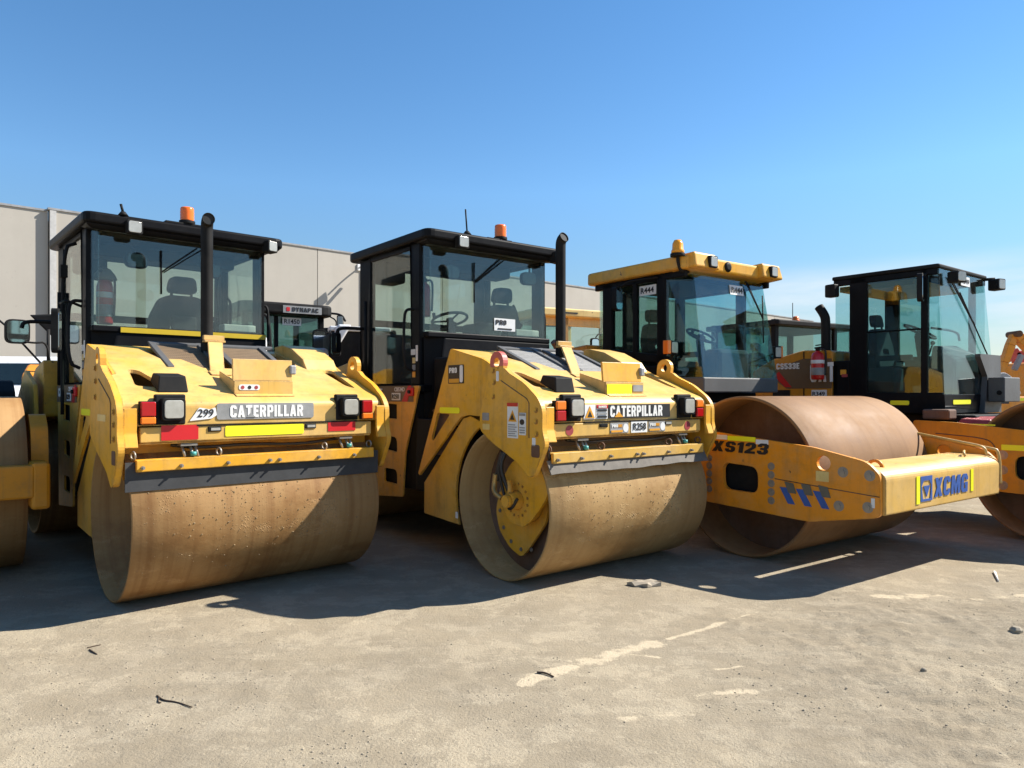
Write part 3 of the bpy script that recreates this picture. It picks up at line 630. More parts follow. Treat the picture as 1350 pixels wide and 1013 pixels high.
    for x in (.40, 1.70):
        br = MB(); br.box(x - .06, x + .06, -.60, -.5, 1.215, 1.232)
        for dx in (-.04, .02, .055): br.tube([(x + dx, -.55, 1.22), (x + dx + .015, -.585, 1.13)], .011, 8, False)
        br = br.obj('scraper_spring', 'bolt_steel', t); MB().cyl((x + .03, -.6, 1.14), (x + .03, -.6, 1.17), .022, seg=12).obj('cap', 'teal_cap', br)
    for x in (.02, .62, 1.5, 1.93):
        MB().lathe([(.022, -.006), (.034, -.006), (.034, .006), (.022, .006)], (x, -.59, 1.16), (1, .3, 0), 14, True).obj('scraper_eye', 'rust_brown' if var == 2 else 'bolt_steel', t)
    MB().tube([(.30, -.50, 1.22), (.5, -.52, 1.19), (.9, -.50, 1.205), (1.3, -.53, 1.18), (1.72, -.50, 1.22)], .013, 8).obj('hose', 'hose', bp)
    MB().tube([(-.03, -.45, 1.22), (-.05, -.42, 1.1), (-.04, -.36, .98)] if var == 1 else [(.03, -.57, 1.22), (.02, -.60, 1.12), (.05, -.58, 1.05)], .014, 8).obj('hose', 'hose', bp)
    # side panels of the hood
    arc = [(.74 * math.cos(R(q)), .65 + .74 * math.sin(R(q))) for q in range(-22, 70, 6)]
    for s in (0, 1):
        X = (lambda x: x) if s == 0 else (lambda x: 2.0 - x)
        up = rp([(-.1, 1.76), (.05, 1.82, .01), (.26, 1.915, .05), (.79, 2.035, .03), (1.385, .80, .01), (1.36, .78, .01), (.62, 1.385, .04), (.50, 1.41, .04), (.05, 1.39)], .03)
        sp = MB().plate(up, [rp([(1.016, 1.418), (.80, 1.408), (1.095, 1.143), (1.125, 1.16)], .02)], FU, X(-.005), X(.02)).obj('side_panel', Y, t, .005)
        MB().prism(rp([(.80, 1.0), (1.15, 1.0), (1.15, 1.45), (.78, 1.45)], .01), FU, X(.06), X(.065)).obj('panel_backing', 'rust_brown', sp)
        lo = [(.50, 1.40), (.62, 1.375), (1.315, .71), (1.32, .40)] + arc
        MB().prism(lo, FU, X(.025), X(.05)).obj('lower_panel', Y, sp, .004)
    if var == 2:
        side_label('reflective_strip', 'hivis_yellow', t, -.006, .63, .975, 1.42, 1.475, .025)
        pl = side_label('sticker', 'black_text', t, -.006, .56, .82, 1.70, 1.875, .006)
        side_label('sticker_bar', 'logo_orange', pl, -.0105, .63, .80, 1.708, 1.745, .004); side_label('sticker_edge', 'white_label', pl, -.0105, .57, .62, 1.71, 1.87, .02)
        side_text('lettering', 'PRO', 'white_text', pl, -.008, .80, 1.80, .05, .13, bold=.03)
        lb = side_label('warning_label', 'white_label', t, -.1, -.36, -.22, 1.24, 1.53, .006)
        side_label('label_header', 'red_strip', lb, -.1042, -.36, -.22, 1.50, 1.53, .003)
        MB().prism([(-.235, 1.375), (-.345, 1.375), (-.29, 1.47)], FU, -.104, -.107).obj('label_triangle', 'logo_orange', lb)
        MB().prism([(-.26, 1.39), (-.32, 1.39), (-.29, 1.44)], FU, -.107, -.109).obj('label_symbol', 'black_text', lb)
        for i in range(6): side_label('label_line', 'grey_label', lb, -.1042, -.345 + .02 * (i % 2), -.235, 1.255 + .018 * i, 1.263 + .018 * i, .001)
        lb = side_label('warning_label', 'white_label', t, -.1, -.46, -.375, 1.27, 1.45, .006)
        side_label('label_header', 'grey_label', lb, -.1042, -.455, -.38, 1.425, 1.445, .003); MB().prism(circle((-.415, 1.375), .03, 8, .8), FU, -.104, -.107).obj('label_symbol', 'black_text', lb)
        for i in range(3): side_label('label_line', 'grey_label', lb, -.1042, -.45, -.385, 1.285 + .02 * i, 1.294 + .02 * i, .001)
        side_label('label_plate', 'grey_label', t, -.1, .04, .135, 1.375, 1.44); side_label('label_plate', 'yellow_pale', t, -.1, .03, .13, 1.295, 1.345)
        side_label('inspection_tag', 'white_label', t, -.1, -.58, -.54, 1.19, 1.255)
        side_label('inspection_tag', 'white_label', t, -.1, -.1, -.065, 1.71, 1.795)
        side_label('inspection_tag', 'white_label', t, .023, .70, .74, .43, .49)
    else:
        side_label('reflective_strip', 'hivis_yellow', t, -.006, .63, .975, 1.42, 1.475, .025); side_label('reflective_strip', 'yellow_pale', t, -.1, -.35, -.1, 1.4, 1.45)
    # machine name and fleet numbers on the front
    if var == 1:
        st = front_label('name_strip', 'grey_label', t, .60, 1.395, -.603, 1.405, 1.53, .02)
        front_text('lettering', 'CATERPILLAR', 'white_text', st, .70, -.605, 1.42, .094, .60, bold=.03)
        MB().prism([(.825, 1.42), (.90, 1.42), (.862, 1.455)], FV, -.606, -.613).obj('logo_triangle', 'grey_label', st)
        lb = MB().prism(rp([(.40, 1.40), (.56, 1.415), (.60, 1.44), (.59, 1.50), (.55, 1.485), (.47, 1.50), (.44, 1.455)], .008), FV, -.603, -.608).obj('fleet_number', 'white_label', t)
        front_text('lettering', '299', 'black_text', lb, .455, -.607, 1.428, .06, .12, bold=.01, shear=.15)
        for a, b in ((.20, .46), (1.52, 1.78)): front_label('reflective_strip', 'red_strip', t, a, b, -.616, 1.262 if a < 1 else 1.285, 1.372, .006)
        front_label('reflective_strip', 'hivis_yellow', t, .66, 1.30, -.616, 1.275, 1.355, .012)
        for x in (.58, 1.36):
            b = MB().box(x - .05, x + .05, -.625, -.61, 1.315, 1.355).obj('marker_lamp', 'black_matt', t, .006); MB().box(x - .03, x + .04, -.628, -.62, 1.325, 1.345).obj('lens', 'headlamp_glass', b)
        lb = MB().prism(rect(.81, .98, hood_z(-.48) + .03, hood_z(-.48) + .075, .02), FV, -.495, -.498).obj('warning_label', 'white_label', tr)
        for x, m in ((.84, 'red_sticker'), (.895, 'black_text'), (.95, 'red_sticker')): MB().prism(circle((x, hood_z(-.48) + .052), .015, 12), FV, -.498, -.500).obj('label_symbol', m, t)
    else:
        st = front_label('name_strip', 'black_text', t, .69, 1.50, -.603, 1.392, 1.512, .006)
        front_text('lettering', 'CATERPILLAR', 'white_text', st, .71, -.605, 1.405, .096, .68, bold=.03)
        MB().prism([(.76, 1.402), (.87, 1.402), (.815, 1.448)], FV, -.606, -.613).obj('logo_triangle', 'logo_orange', st)
        lb = front_label('warning_label', 'white_label', t, .40, .535, -.603, 1.392, 1.512, .004)
        MB().prism([(.41, 1.40), (.525, 1.40), (.467, 1.50)], FV, -.607, -.610).obj('label_triangle', 'logo_orange', lb); MB().prism([(.44, 1.41), (.495, 1.41), (.467, 1.46)], FV, -.610, -.612).obj('label_symbol', 'black_text', lb)
        lb = front_label('danger_label', 'white_label', t, .545, .68, -.603, 1.392, 1.512, .004); front_label('label_header', 'red_strip', lb, .547, .678, -.6075, 1.48, 1.51, .003)
        front_text('lettering', 'DANGER', 'white_text', lb, .565, -.611, 1.486, .018, .095, bold=.03)
        for i in range(3): front_label('label_line', 'black_text' if i != 1 else 'grey_label', lb, .557, .668, -.6072, 1.40 + .027 * i, 1.418 + .027 * i, .002)
        lb = front_label('fleet_number', 'white_label', t, .96, 1.17, -.616, 1.262, 1.36, .006); front_text('lettering', 'R258', 'black_text', lb, .985, -.62, 1.285, .062, .165, bold=.015)
        for a in (.70, 1.19):
            pl = front_label('sticker', 'grey_label', t, a, a + .225, -.616, 1.265, 1.355, .004); front_label('sticker_bar', 'logo_orange', pl, a + .008, a + .15, -.6205, 1.272, 1.29, .002)
            MB().prism(circle((a + .19, 1.308), .034, 12, 1.1), FV, -.62, -.622).obj('sticker_shape', 'white_label', pl); front_text('lettering', 'PRO', 'white_text', pl, a + .015, -.619, 1.315, .025, .075, bold=.03)
            front_text('lettering', 'HIRE', 'logo_orange', pl, a + .095, -.619, 1.315, .025, .05, bold=.03)
        for x in (.23, 1.74): MB().prism(circle((x, 1.305), .042, 20), FV, -.615, -.618).obj('round_sticker', 'red_sticker', t)
        for x in (.62, 1.46):
            b = MB().box(x - .05, x + .05, -.622, -.61, 1.32, 1.352).obj('marker_lamp', 'black_matt', t, .004); MB().box(x - .035, x + .04, -.625, -.62, 1.326, 1.346).obj('lens', 'headlamp_glass' if x > 1 else 'black_matt', b)
        front_label('reflective_strip', 'hivis_yellow', t, .785, 1.10, -.495, hood_z(-.5) + .01, hood_z(-.48) + .085, .004); front_label('label_plate', 'grey_label', t, 1.12, 1.25, -.495, hood_z(-.5) + .03, hood_z(-.48) + .08, .004)
    # exhaust with its strap
    ux = .89 if var == 1 else 1.12
    if var == 1: ex = MB().tube([(ux, .48, 1.75), (ux, .48, 3.02), (ux, .48, 3.13), (ux - .01, .43, 3.165), (ux - .02, .38, 3.165)], .052, 18); tip = ((ux - .018, .40, 3.165), (ux - .022, .372, 3.165))
    else: ex = MB().tube([(ux, .48, 1.75), (ux, .48, 3.08), (ux, .478, 3.13), (ux, .46, 3.165), (ux, .435, 3.178)], .052, 18); tip = ((ux, .448, 3.172), (ux, .432, 3.179))
    ex = ex.obj('exhaust_pipe', 'black_matt', t); 
    d = (Vector(tip[1]) - Vector(tip[0])).normalized()
    MB().lathe([(.048, -.004), (.054, -.004), (.054, .010), (.048, .010)], tip[1], d, 20, True).obj('rim', 'black_matt', ex)
    MB().cyl(Vector(tip[1]) - d * .02, Vector(tip[1]) + d * .001, .049, seg=20).obj('bore', 'dark_interior', ex)
    sx = .80 if var == 1 else .85; off = .12 if var == 1 else .25
    bk = MB(); w = .07
    bk.hexa([(sx - w, -.11, hood_z(-.11) + .003), (sx + w + .03, -.11, hood_z(-.11) + .003), (sx + w + .03, -.03, hood_z(-.03) + .003), (sx - w, -.03, hood_z(-.03) + .003)], [(sx - w, -.11, hood_z(-.11) + .013), (sx + w + .03, -.11, hood_z(-.11) + .013), (sx + w + .03, -.03, hood_z(-.03) + .013), (sx - w, -.03, hood_z(-.03) + .013)])
    bk.hexa([(sx - w * .8, -.04, hood_z(-.04) + .013), (sx + w * .9, -.04, hood_z(-.04) + .013), (sx + w * .9, -.02, hood_z(-.03) + .013), (sx - w * .8, -.02, hood_z(-.03) + .013)], [(sx + off - w * .8, .38, 2.075), (sx + off + w * 1.1, .38, 2.075), (sx + off + w * 1.1, .40, 2.065), (sx + off - w * .8, .40, 2.065)])
    bk.box(sx + off - .085, sx + off + .10, .37, .44, 2.065, 2.085); bk.box(sx + off - .085, sx + off + .10, .40, .43, 2.085, 2.13)
    bk.obj('exhaust_bracket', YH, t, .004)
    MB().box(.22, 1.78, .82, 1.455, 1.15, 1.98).obj('firewall', 'black_gloss', t, .02)
    # ---------------- cab
    cb = MB()
    for u0, u1 in ((.15, .22), (1.83, 1.90)):
        cb.box(u0, u1, 1.62, 1.80, 1.70, 3.20); cb.box(u0, u1, 2.74, 3.02, 1.70, 3.20)
    cb.box(.15, 1.90, 1.56, 3.02, 1.62, 1.70)
    cb.hexa([(.22, 1.46, 1.2), (1.85, 1.46, 1.2), (1.85, 1.6, 1.2), (.20, 1.6, 1.2)], [(.40, 1.505, 2.20), (1.87, 1.505, 2.20), (1.87, 1.6, 2.24), (.18, 1.6, 2.24)]); cb.box(.1, .45, 1.15, 1.6, .6, 1.35)
    cb.box(.18, 1.87, 1.50, 1.60, 2.2, 2.26)
    cb.box(1.80, 1.89, 1.8, 2.74, 1.70, 2.25); cb.box(.22, 1.83, 2.95, 3.02, 1.7, 2.2)
    cb.box(.15, .19, 1.80, 2.74, 3.15, 3.20); cb.box(1.86, 1.90, 1.8, 2.74, 3.15, 3.20); cb.box(.22, 1.83, 2.96, 3.02, 3.12, 3.2)
    cb = cb.obj('cab', 'black_gloss', t, .012)
    MB().box(.24, 1.83, 1.56, 1.566, 2.262, 3.17).obj('windscreen', 'tinted_glass', cb)
    ql = MB().hexa([(.16, 1.66, 2.26), (.17, 1.66, 2.26), (.25, 1.56, 2.26), (.24, 1.56, 2.26)], [(.16, 1.66, 3.17), (.17, 1.66, 3.17), (.25, 1.56, 3.17), (.24, 1.56, 3.17)]); ql.obj('corner_window', 'tinted_glass', cb)
    ql = MB().hexa([(1.88, 1.66, 2.26), (1.89, 1.66, 2.26), (1.84, 1.56, 2.26), (1.83, 1.56, 2.26)], [(1.88, 1.66, 3.17), (1.89, 1.66, 3.17), (1.84, 1.56, 3.17), (1.83, 1.56, 3.17)]); ql.obj('corner_window', 'tinted_glass', cb)
    MB().box(.165, .171, 1.80, 2.74, 1.72, 3.15).obj('door_window', 'tinted_glass', cb); MB().box(1.878, 1.884, 1.80, 2.74, 2.25, 3.15).obj('side_window', 'tinted_glass', cb)
    MB().box(.22, 1.83, 2.985, 2.991, 2.2, 3.12).obj('rear_window', 'tinted_glass', cb)
    rf = MB().prism(rp([(.08, 1.36, .1), (2.02, 1.36, .1), (2.02, 3.22, .12), (.08, 3.22, .12)], .1), FZ, 3.205, 3.31)
    rf.hexa([(.16, 1.42, 3.15), (1.94, 1.42, 3.15), (1.94, 1.62, 3.18), (.16, 1.62, 3.18)], [(.10, 1.38, 3.21), (2.0, 1.38, 3.21), (2.0, 1.7, 3.21), (.10, 1.7, 3.21)])
    rf = rf.obj('roof', 'black_gloss', cb, .026, 3)
    MB().box(.24, 1.8, 1.62, 2.95, 3.175, 3.20).obj('headlining', 'dark_interior', cb)
    MB().box(.3, 1.75, 2.1, 2.4, 3.03, 3.172).obj('overhead_console', 'dark_interior', cb, .03)
    lamp(cb, (.50, 1.30, 3.20), .14, .135, .07, name='work_lamp'); lamp(cb, (1.86, 1.30, 3.20), .12, .13, .12, R(12), name='work_lamp')
    bx = (1.02, 1.45, 3.33) if var == 1 else (1.13, 1.5, 3.33)
    MB().box(bx[0] - .22, bx[0] + .12, bx[1] - .06, bx[1] + .06, 3.312, 3.332).obj('beacon_bracket', 'black_matt', cb, .004)
    beacon(cb, bx, .067, .17, 'beacon_orange')
    an = (.42, 1.40, 3.31) if var == 1 else (.62, 1.42, 3.31)
    a_ = MB().cyl(an, (an[0], an[1], an[2] + .04), .05, .02, 12); a_.tube([(an[0], an[1], an[2] + .03), (an[0] - .02, an[1], an[2] + (.11 if var == 1 else .27))], .012 if var == 1 else .009, 6); a_.obj('antenna', 'black_matt', cb)
    wiper(cb, (1.15, 1.545, 3.12), (.80, 1.545, 2.83), (.80, 1.545, 3.05), .06)
    side_mirror(cb, [(.58, 1.75, 3.1), (.60, 1.72, 3.02)], (.62, 1.70, 2.95), .22, .15, R(10), 'interior_mirror'); 
    if var == 1: side_mirror(cb, [(1.35, 1.75, 3.1), (1.35, 1.72, 3.0)], (1.35, 1.70, 2.93), .2, .15, R(-10), 'interior_mirror')
    else: side_mirror(cb, [(1.72, 1.7, 3.1), (1.70, 1.68, 3.03)], (1.69, 1.67, 2.98), .2, .15, R(-10), 'interior_mirror')
    if var == 1:
        seat(cb, (1.08, 2.15, 1.98), 1, .62); MB().box(.5, .75, 2.2, 2.5, 1.7, 2.3).obj('console', 'dark_interior', cb, .03)
        MB().hexa([(.42, 1.488, 2.20), (1.86, 1.488, 2.20), (1.86, 1.496, 2.20), (.42, 1.496, 2.20)], [(.42, 1.488, 2.25), (1.86, 1.488, 2.25), (1.86, 1.496, 2.25), (.42, 1.496, 2.25)]).obj('reflective_strip', 'yellow_strip', cb)
    else:
        seat(cb, (1.35, 2.1, 1.98), 1, .55); steering(cb, (.68, 1.85, 2.44), .2, R(-18)); MB().box(1.0, 1.35, 1.75, 2.1, 1.7, 2.42).obj('console', 'dark_interior', cb, .04)
        sg = front_label('sign', 'white_label', cb, 1.08, 1.38, 1.552, 2.32, 2.46, .004); front_text('lettering', 'PRO', 'black_text', sg, 1.10, 1.548, 2.39, .052, .15, bold=.04)
        front_label('sign_line', 'black_text', sg, 1.13, 1.33, 1.5478, 2.335, 2.35, .002)
    MB().box(.24, 1.82, 2.93, 2.97, 2.42, 2.50).obj('rear_rail', 'black_matt', cb, .01); MB().box(.24, .60, 2.5, 2.95, 1.7, 2.30).obj('side_console', 'dark_interior', cb, .04); MB().box(1.5, 1.82, 1.75, 2.9, 1.7, 2.36).obj('side_console', 'dark_interior', cb, .05)
    MB().tube([(1.62, 1.9, 2.36), (1.60, 1.82, 2.62), (1.55, 1.8, 2.66)], .015, 8).obj('grab_handle', 'black_matt', cb); MB().box(.95, 1.2, 1.7, 1.78, 2.24, 2.42).obj('gauge_panel', 'dark_interior', cb, .02)
    MB().tube([(1.78, 2.7, 3.1), (1.74, 2.68, 2.8), (1.78, 2.66, 2.4)], .012, 6).obj('cable', 'black_matt', cb); MB().box(.26, .55, 2.60, 2.9, 2.92, 3.16).obj('speaker_box', 'dark_interior', cb, .03); MB().box(1.45, 1.80, 1.62, 1.78, 2.28, 2.36).obj('paper_bundle', 'paper', cb, .01)
    # rails, outside mirror and step
    rl = MB().tube([(.14, 1.72, 2.5), (.05, 1.72, 2.5), (.02, 1.72, 2.4), (.02, 1.72, 1.9), (.12, 1.72, 1.85)], .016, 8)
    rl.obj('grab_rail', 'black_matt', t); rl = MB().tube([(.14, 2.9, 2.38), (-.02, 2.9, 2.38), (-.18, 2.9, 2.37), (-.2, 2.9, 2.3)], .02, 8); rl.obj('grab_rail', 'black_matt', t); rl = MB().tube([(.13, 2.82, 1.7), (.13, 2.82, 2.7)], .02, 8); rl.obj('grab_rail', 'black_matt', t)
    rl = MB().tube([(1.92, 1.75, 2.6), (1.98, 1.72, 2.6), (1.98, 1.72, 2.35), (1.98, 1.72, 2.2)], .014, 8); rl.obj('grab_rail', 'black_matt', t)
    if var == 2: side_mirror(t, [(-.18, 2.9, 2.36), (-.18, 2.9, 2.3)], (-.18, 2.9, 2.2), .11, .24, R(30))
    else:
        side_mirror(t, [(.14, 1.75, 2.45), (.0, 1.72, 2.5), (-.06, 1.7, 2.45)], (-.05, 1.7, 2.2), .14, .42, R(70))
        MB().tube([(.02, 2.0, 1.4), (.02, 2.0, 3.05), (.14, 2.0, 3.1)], .016, 8).obj('grab_rail', 'black_matt', t); MB().box(.0, .06, 1.96, 2.04, 2.75, 2.87).obj('rail_bracket', 'black_matt', t)
    stp = MB().plate(rp([(1.50, 1.69), (1.58, 1.50), (1.80, .97), (1.85, .50), (2.55, .44), (2.62, 1.69)], .03),
                     [rp([(2.26, 1.14), (1.975, 1.13, .08), (1.975, .97), (2.26, .99)], .02), rp([(2.26, .78), (1.975, .78, .08), (1.975, .62), (2.26, .63)], .02), rp([(2.3, 1.50), (1.98, 1.49), (1.98, 1.33), (2.3, 1.34)], .01)], FU, .08, .10).obj('step_plate', Y, t, .004)
    MB().box(.12, .35, 1.62, 2.6, .6, 1.6).obj('step_well', 'black_matt', stp)
    nm = side_label('name_panel', 'brown_panel', t, .079, 1.62, 2.62, 1.52, 1.69)
    side_text('lettering', 'CAT', 'white_text', nm, .077, 2.52, 1.575, .09, .22, bold=.03); side_text('lettering', 'CB534D', 'white_text', nm, .077, 2.02, 1.63, .045, .22, bold=.02)
    fl = side_label('fleet_number', 'white_label', nm, .075, 1.89, 2.08, 1.535, 1.615); side_text('lettering', 'R258' if var == 2 else 'R299', 'black_text', fl, .072, 2.065, 1.55, .05, .15, bold=.015)
    MB().prism([(1.74, 1.52), (1.86, 1.52), (1.72, 1.69), (1.66, 1.69)], FU, .075, .072).obj('red_stripe', 'red_strip', nm)
    ks = MB().box(.05, .08, 1.60, 1.70, 1.58, 1.67).obj('isolator_switch', 'red_strip', t, .01); MB().cyl((.05, 1.65, 1.625), (.03, 1.65, 1.625), .02, seg=12).obj('knob', 'black_matt', ks)
    for i, m in enumerate(('logo_orange', 'grey_label', 'yellow_pale')): side_label('decal', m, cb, .149, 1.70, 1.76, 1.78 + .075 * i, 1.84 + .075 * i)
    side_label('decal', 'white_label', cb, .149, 1.65, 1.69, 1.95, 2.12); side_label('decal', 'white_label', cb, .149, 1.70, 1.79, 2.02, 2.08)
    # rear half: frame, hood and side panels
    rr = MB().box(.25, 1.75, 1.0, 3.2, .55, 1.45); rr.box(.25, 1.75, 3.05, 4.3, 1.35, 1.75); rr.obj('chassis', 'rust_brown', t, .02)
    rh = MB().prism(rp([(3.06, 1.35), (3.06, 1.98), (3.6, 1.9), (4.2, 1.58), (4.24, 1.25), (4.2, 1.2)], .04), FU, .02, 1.98); rh.obj('rear_hood', Y, t, .01)
    for x0, x1 in ((-.08, -.04), (2.04, 2.08)):
        MB().prism(rp([(3.0, 1.70), (2.9, 1.2), (3.3, 1.35), (3.64, 1.05), (4.0, 1.05), (4.3, 1.2), (4.28, 1.5), (3.6, 1.88)], .05), FU, x0, x1).obj('rear_yoke', Y, t, .006)

GR = 'road rollers parked in a row'
m1 = place('road_roller', 'left tandem roller with torn 299 sticker and red reflective strips on its bumper', 'road roller', -3.11, 5.51, 48.3, GR)
double_drum(m1, 1)
m2 = place('road_roller', 'tandem road roller with red painted lifting eye and white R258 plate on its bumper', 'road roller', -.093, 6.146, 51.87, GR)
double_drum(m2, 2)
bpy.context.view_layer.update()
e1 = extinguisher('fire_extinguisher', 'dark red fire extinguisher with a cloth cap inside the left tandem roller cab', m1.matrix_world, (.36, 1.85, 2.3), .52, .075)
MB().lathe([(.10, .44), (.11, .45), (.09, .50), (.05, .55), (.001, .56)], (0, 0, 0), (0, 0, 1), 18).obj('cap', 'cap_cloth', e1)
extinguisher('fire_extinguisher', 'red fire extinguisher standing inside the cab window of the R258 roller', m2.matrix_world, (.36, 1.85, 2.45), .42, .06, False)

# ------------------------------------------------------------------ single drum rollers
def frame_plate(name, mat, par, pts, holes, u0, u1, bevel=.006): return MB().plate(rp(pts, .04), holes, FU, u0, u1).obj(name, mat, par, bevel)
xr = place('road_roller', 'single drum roller with blue lettering on its front beam and a yellow roofed cab', 'road roller', 2.275, 7.036, 54.2, GR)
RX = .79; WX = 2.145; YX = 'yellow_orange'
drum(xr, RX, WX, 'drum_tan', .03, .45)
out = [(1.0, 1.22), (.25, 1.222), (-.81, 1.13), (-1.30, 1.035, .1), (-1.405, .93), (-1.405, .60), (-1.36, .575), (-.77, .463), (.34, .507), (1.0, .55)]
port = rp([(.155, .925), (-.244, .905), (-.25, .655), (.15, .66)], .09, 6)
for s in (0, 1):
    a, b = ((-.1, -.06) if s == 0 else (WX + .06, WX + .1)); sg = -1 if s == 0 else 1; w = a if s == 0 else b
    fp = frame_plate('frame_plate', YX, xr, out, [port, circle((-.91, .998), .065, 24)], a, b, .008)
    bolt_set(fp, 'bolt_steel', [(w, .325, z) for z in (.953, .875, .797, .72, .641)] + [(w, -.39, z) for z in (.927, .847, .767, .687, .607)], (sg, 0, 0), .018, .006, .036)
    bolt_set(fp, 'bolt_steel', [(w, v, z) for v, z in ((-1.087, .934), (-1.318, .925), (-1.05, .64), (-1.303, .659))], (sg, 0, 0), .024, .007, .046)
    hb = MB(); hb.box(min(w - sg * .34, w - sg * .1), max(w - sg * .34, w - sg * .1), -.3, .25, .6, .98); hb.obj('hub_housing', 'black_matt', fp, .02)
    MB().prism(rp([(-1.36, .66), (-1.36, .74), (-1.33, .74), (-1.33, .66)], .003), FU, w, w + sg * .003).obj('white_mark', 'white_label', fp)
fp = [c for c in xr.children if c.name.startswith('frame_plate')][0]
side_text('lettering', 'XS123', 'black_text', fp, -.1, .29, 1.03, .105, .64, bold=.03, shear=.2)
MB().tube([(-.102, -.43, .815), (-.102, -.9, .785), (-.102, -1.40, .755)], .004, 6, False).obj('panel_seam', 'rust_brown', fp)
side_label('reflective_strip', 'hivis_yellow', fp, -.1, -.22, .10, 1.145, 1.19); side_label('reflective_strip', 'white_label', fp, -.1, .105, .25, 1.15, 1.195); side_label('reflective_strip', 'white_label', fp, -.1, -.36, -.225, 1.125, 1.17)
side_label('sticker', 'yellow_pale', fp, -.1, -.96, -.84, .835, .925)
for i in range(3):
    v = -.48 - i * .165
    MB().prism([(v, .745), (v - .07, .745), (v - .155, .60), (v - .085, .60)], FU, -.1, -.104).obj('logo_stripe', 'logo_blue', fp); MB().prism([(v - .05, .80), (v - .14, .79), (v - .17, .70), (v - .09, .70)], FU, -.1045, -.107).obj('logo_stripe', 'logo_grey', fp)
bm_ = MB().prism(rp([(-1.43, .60), (-1.43, .93, .06), (-1.33, .985, .05), (-.98, .99), (-.98, .72), (-1.2, .60)], .02, 5), FU, -.058, WX + .058).obj('front_beam', 'yellow_faded', xr, .006)
lg = MB(); z0, z1 = .665, .885
lg.plate([(.53, z0), (.745, z0), (.745, z1), (.53, z1)], [[(.57, z0 + .02), (.705, z0 + .02), (.725, .80), (.69, .845), (.585, .845), (.55, .80)]], FV, -1.433, -1.436)
lg.obj('logo_mark', 'logo_blue', bm_); MB().prism([(.58, .80), (.70, .80), (.64, .70)], FV, -1.433, -1.4365).obj('logo_mark', 'logo_blue', bm_)
front_text('lettering', 'XCMG', 'logo_blue', bm_, 0.785, -1.431, .685, .17, .67, bold=.04, shear=.1)
front_label('reflective_strip', 'hivis_yellow', bm_, .455, .515, -1.432, .65, .89, .002); front_label('reflective_strip', 'hivis_yellow', bm_, 1.53, 1.585, -1.432, .68, .89, .002)
ey = MB()
for v in (-1.12,): ey.prism(circle((v, .99), .07, 20), FU, -.03, .0)
ey.lathe([(.05, -.012), (.075, -.012), (.075, .012), (.05, .012)], (.12, -1.25, .97), (1, 0, 0), 20, True); ey.obj('lifting_lug', YX, bm_)
rl = MB().tube([(WX - .03, -.6, 1.19), (WX - .03, -1.15, 1.10), (WX - .03, -1.33, 1.07), (WX - .03, -1.35, .99)], .014, 8); rl.obj('guard_rail', 'yellow_faded', xr); rl = MB().tube([(WX + .08, -.6, 1.16), (WX + .08, -1.35, 1.05), (WX + .08, -1.42, 1.03), (WX + .08, -1.43, .7)], .016, 8); rl.obj('guard_rail', 'yellow_faded', xr)
rl = MB().tube([(1.75, -1.3, .99), (1.75, -1.28, 1.03), (1.98, -1.2, 1.03), (1.98, -1.2, .99)], .012, 8); rl.obj('guard_rail', 'yellow_faded', xr)
# cab of the yellow roofed roller
c = MB(); cu0, cu1, cv0, cv1 = .55, 2.2, 1.15, 2.75
c.hexa([(cu0 + .12, 1.02, 1.62), (cu1 - .08, 1.02, 1.62), (cu1, 1.4, 1.62), (cu0, 1.4, 1.62)], [(cu0 + .12, 1.02, 1.80), (cu1 - .08, 1.02, 1.80), (cu1, 1.4, 1.80), (cu0, 1.4, 1.80)])
cbx = c.obj('cab_sill', 'dark_steel', xr, .015)
c = MB()
c.box(cu0, cu0 + .07, 1.50, 1.64, 1.5, 3.05); c.box(cu0, cu0 + .06, 1.98, 2.05, 1.7, 3.05); c.box(cu0, cu0 + .07, 2.42, 2.60, 1.5, 3.05)
c.hexa([(cu0, 1.40, 1.95), (cu0 + .06, 1.40, 1.95), (cu0 + .06, 2.5, 2.1), (cu0, 2.5, 2.1)], [(cu0, 1.40, 2.05), (cu0 + .06, 1.40, 2.05), (cu0 + .06, 2.5, 2.2), (cu0, 2.5, 2.2)])
c.box(cu0, cu0 + .05, 1.5, 2.75, 1.5, 1.95); c.box(cu0, cu0 + .06, 1.2, 2.75, 2.98, 3.06); c.box(cu1 - .06, cu1, 1.2, 2.75, 2.98, 3.06)
c.box(cu1 - .07, cu1, 1.55, 1.68, 1.5, 3.0); c.box(cu1 - .07, cu1, 2.6, 2.75, 1.5, 3.0); c.box(cu0, cu1, 2.70, 2.76, 1.5, 2.1); c.box(cu0, cu1, 1.40, 2.75, 1.5, 1.62); c.box(cu1 - .05, cu1, 1.5, 2.75, 1.5, 2.0)
c.box(cu0 + .5, cu0 + .72, 2.68, 2.74, 2.1, 3.0)
xc = c.obj('cab', 'black_gloss', xr, .012); cbx.parent = xc
g = MB().hexa([(cu0 + .13, 1.03, 1.80), (cu1 - .09, 1.03, 1.80), (cu1 - .09, 1.037, 1.80), (cu0 + .13, 1.037, 1.80)], [(cu0 + .16, 1.20, 3.02), (cu1 - .16, 1.20, 3.02), (cu1 - .16, 1.207, 3.02), (cu0 + .16, 1.207, 3.02)]).obj('windscreen', 'teal_glass', xc)
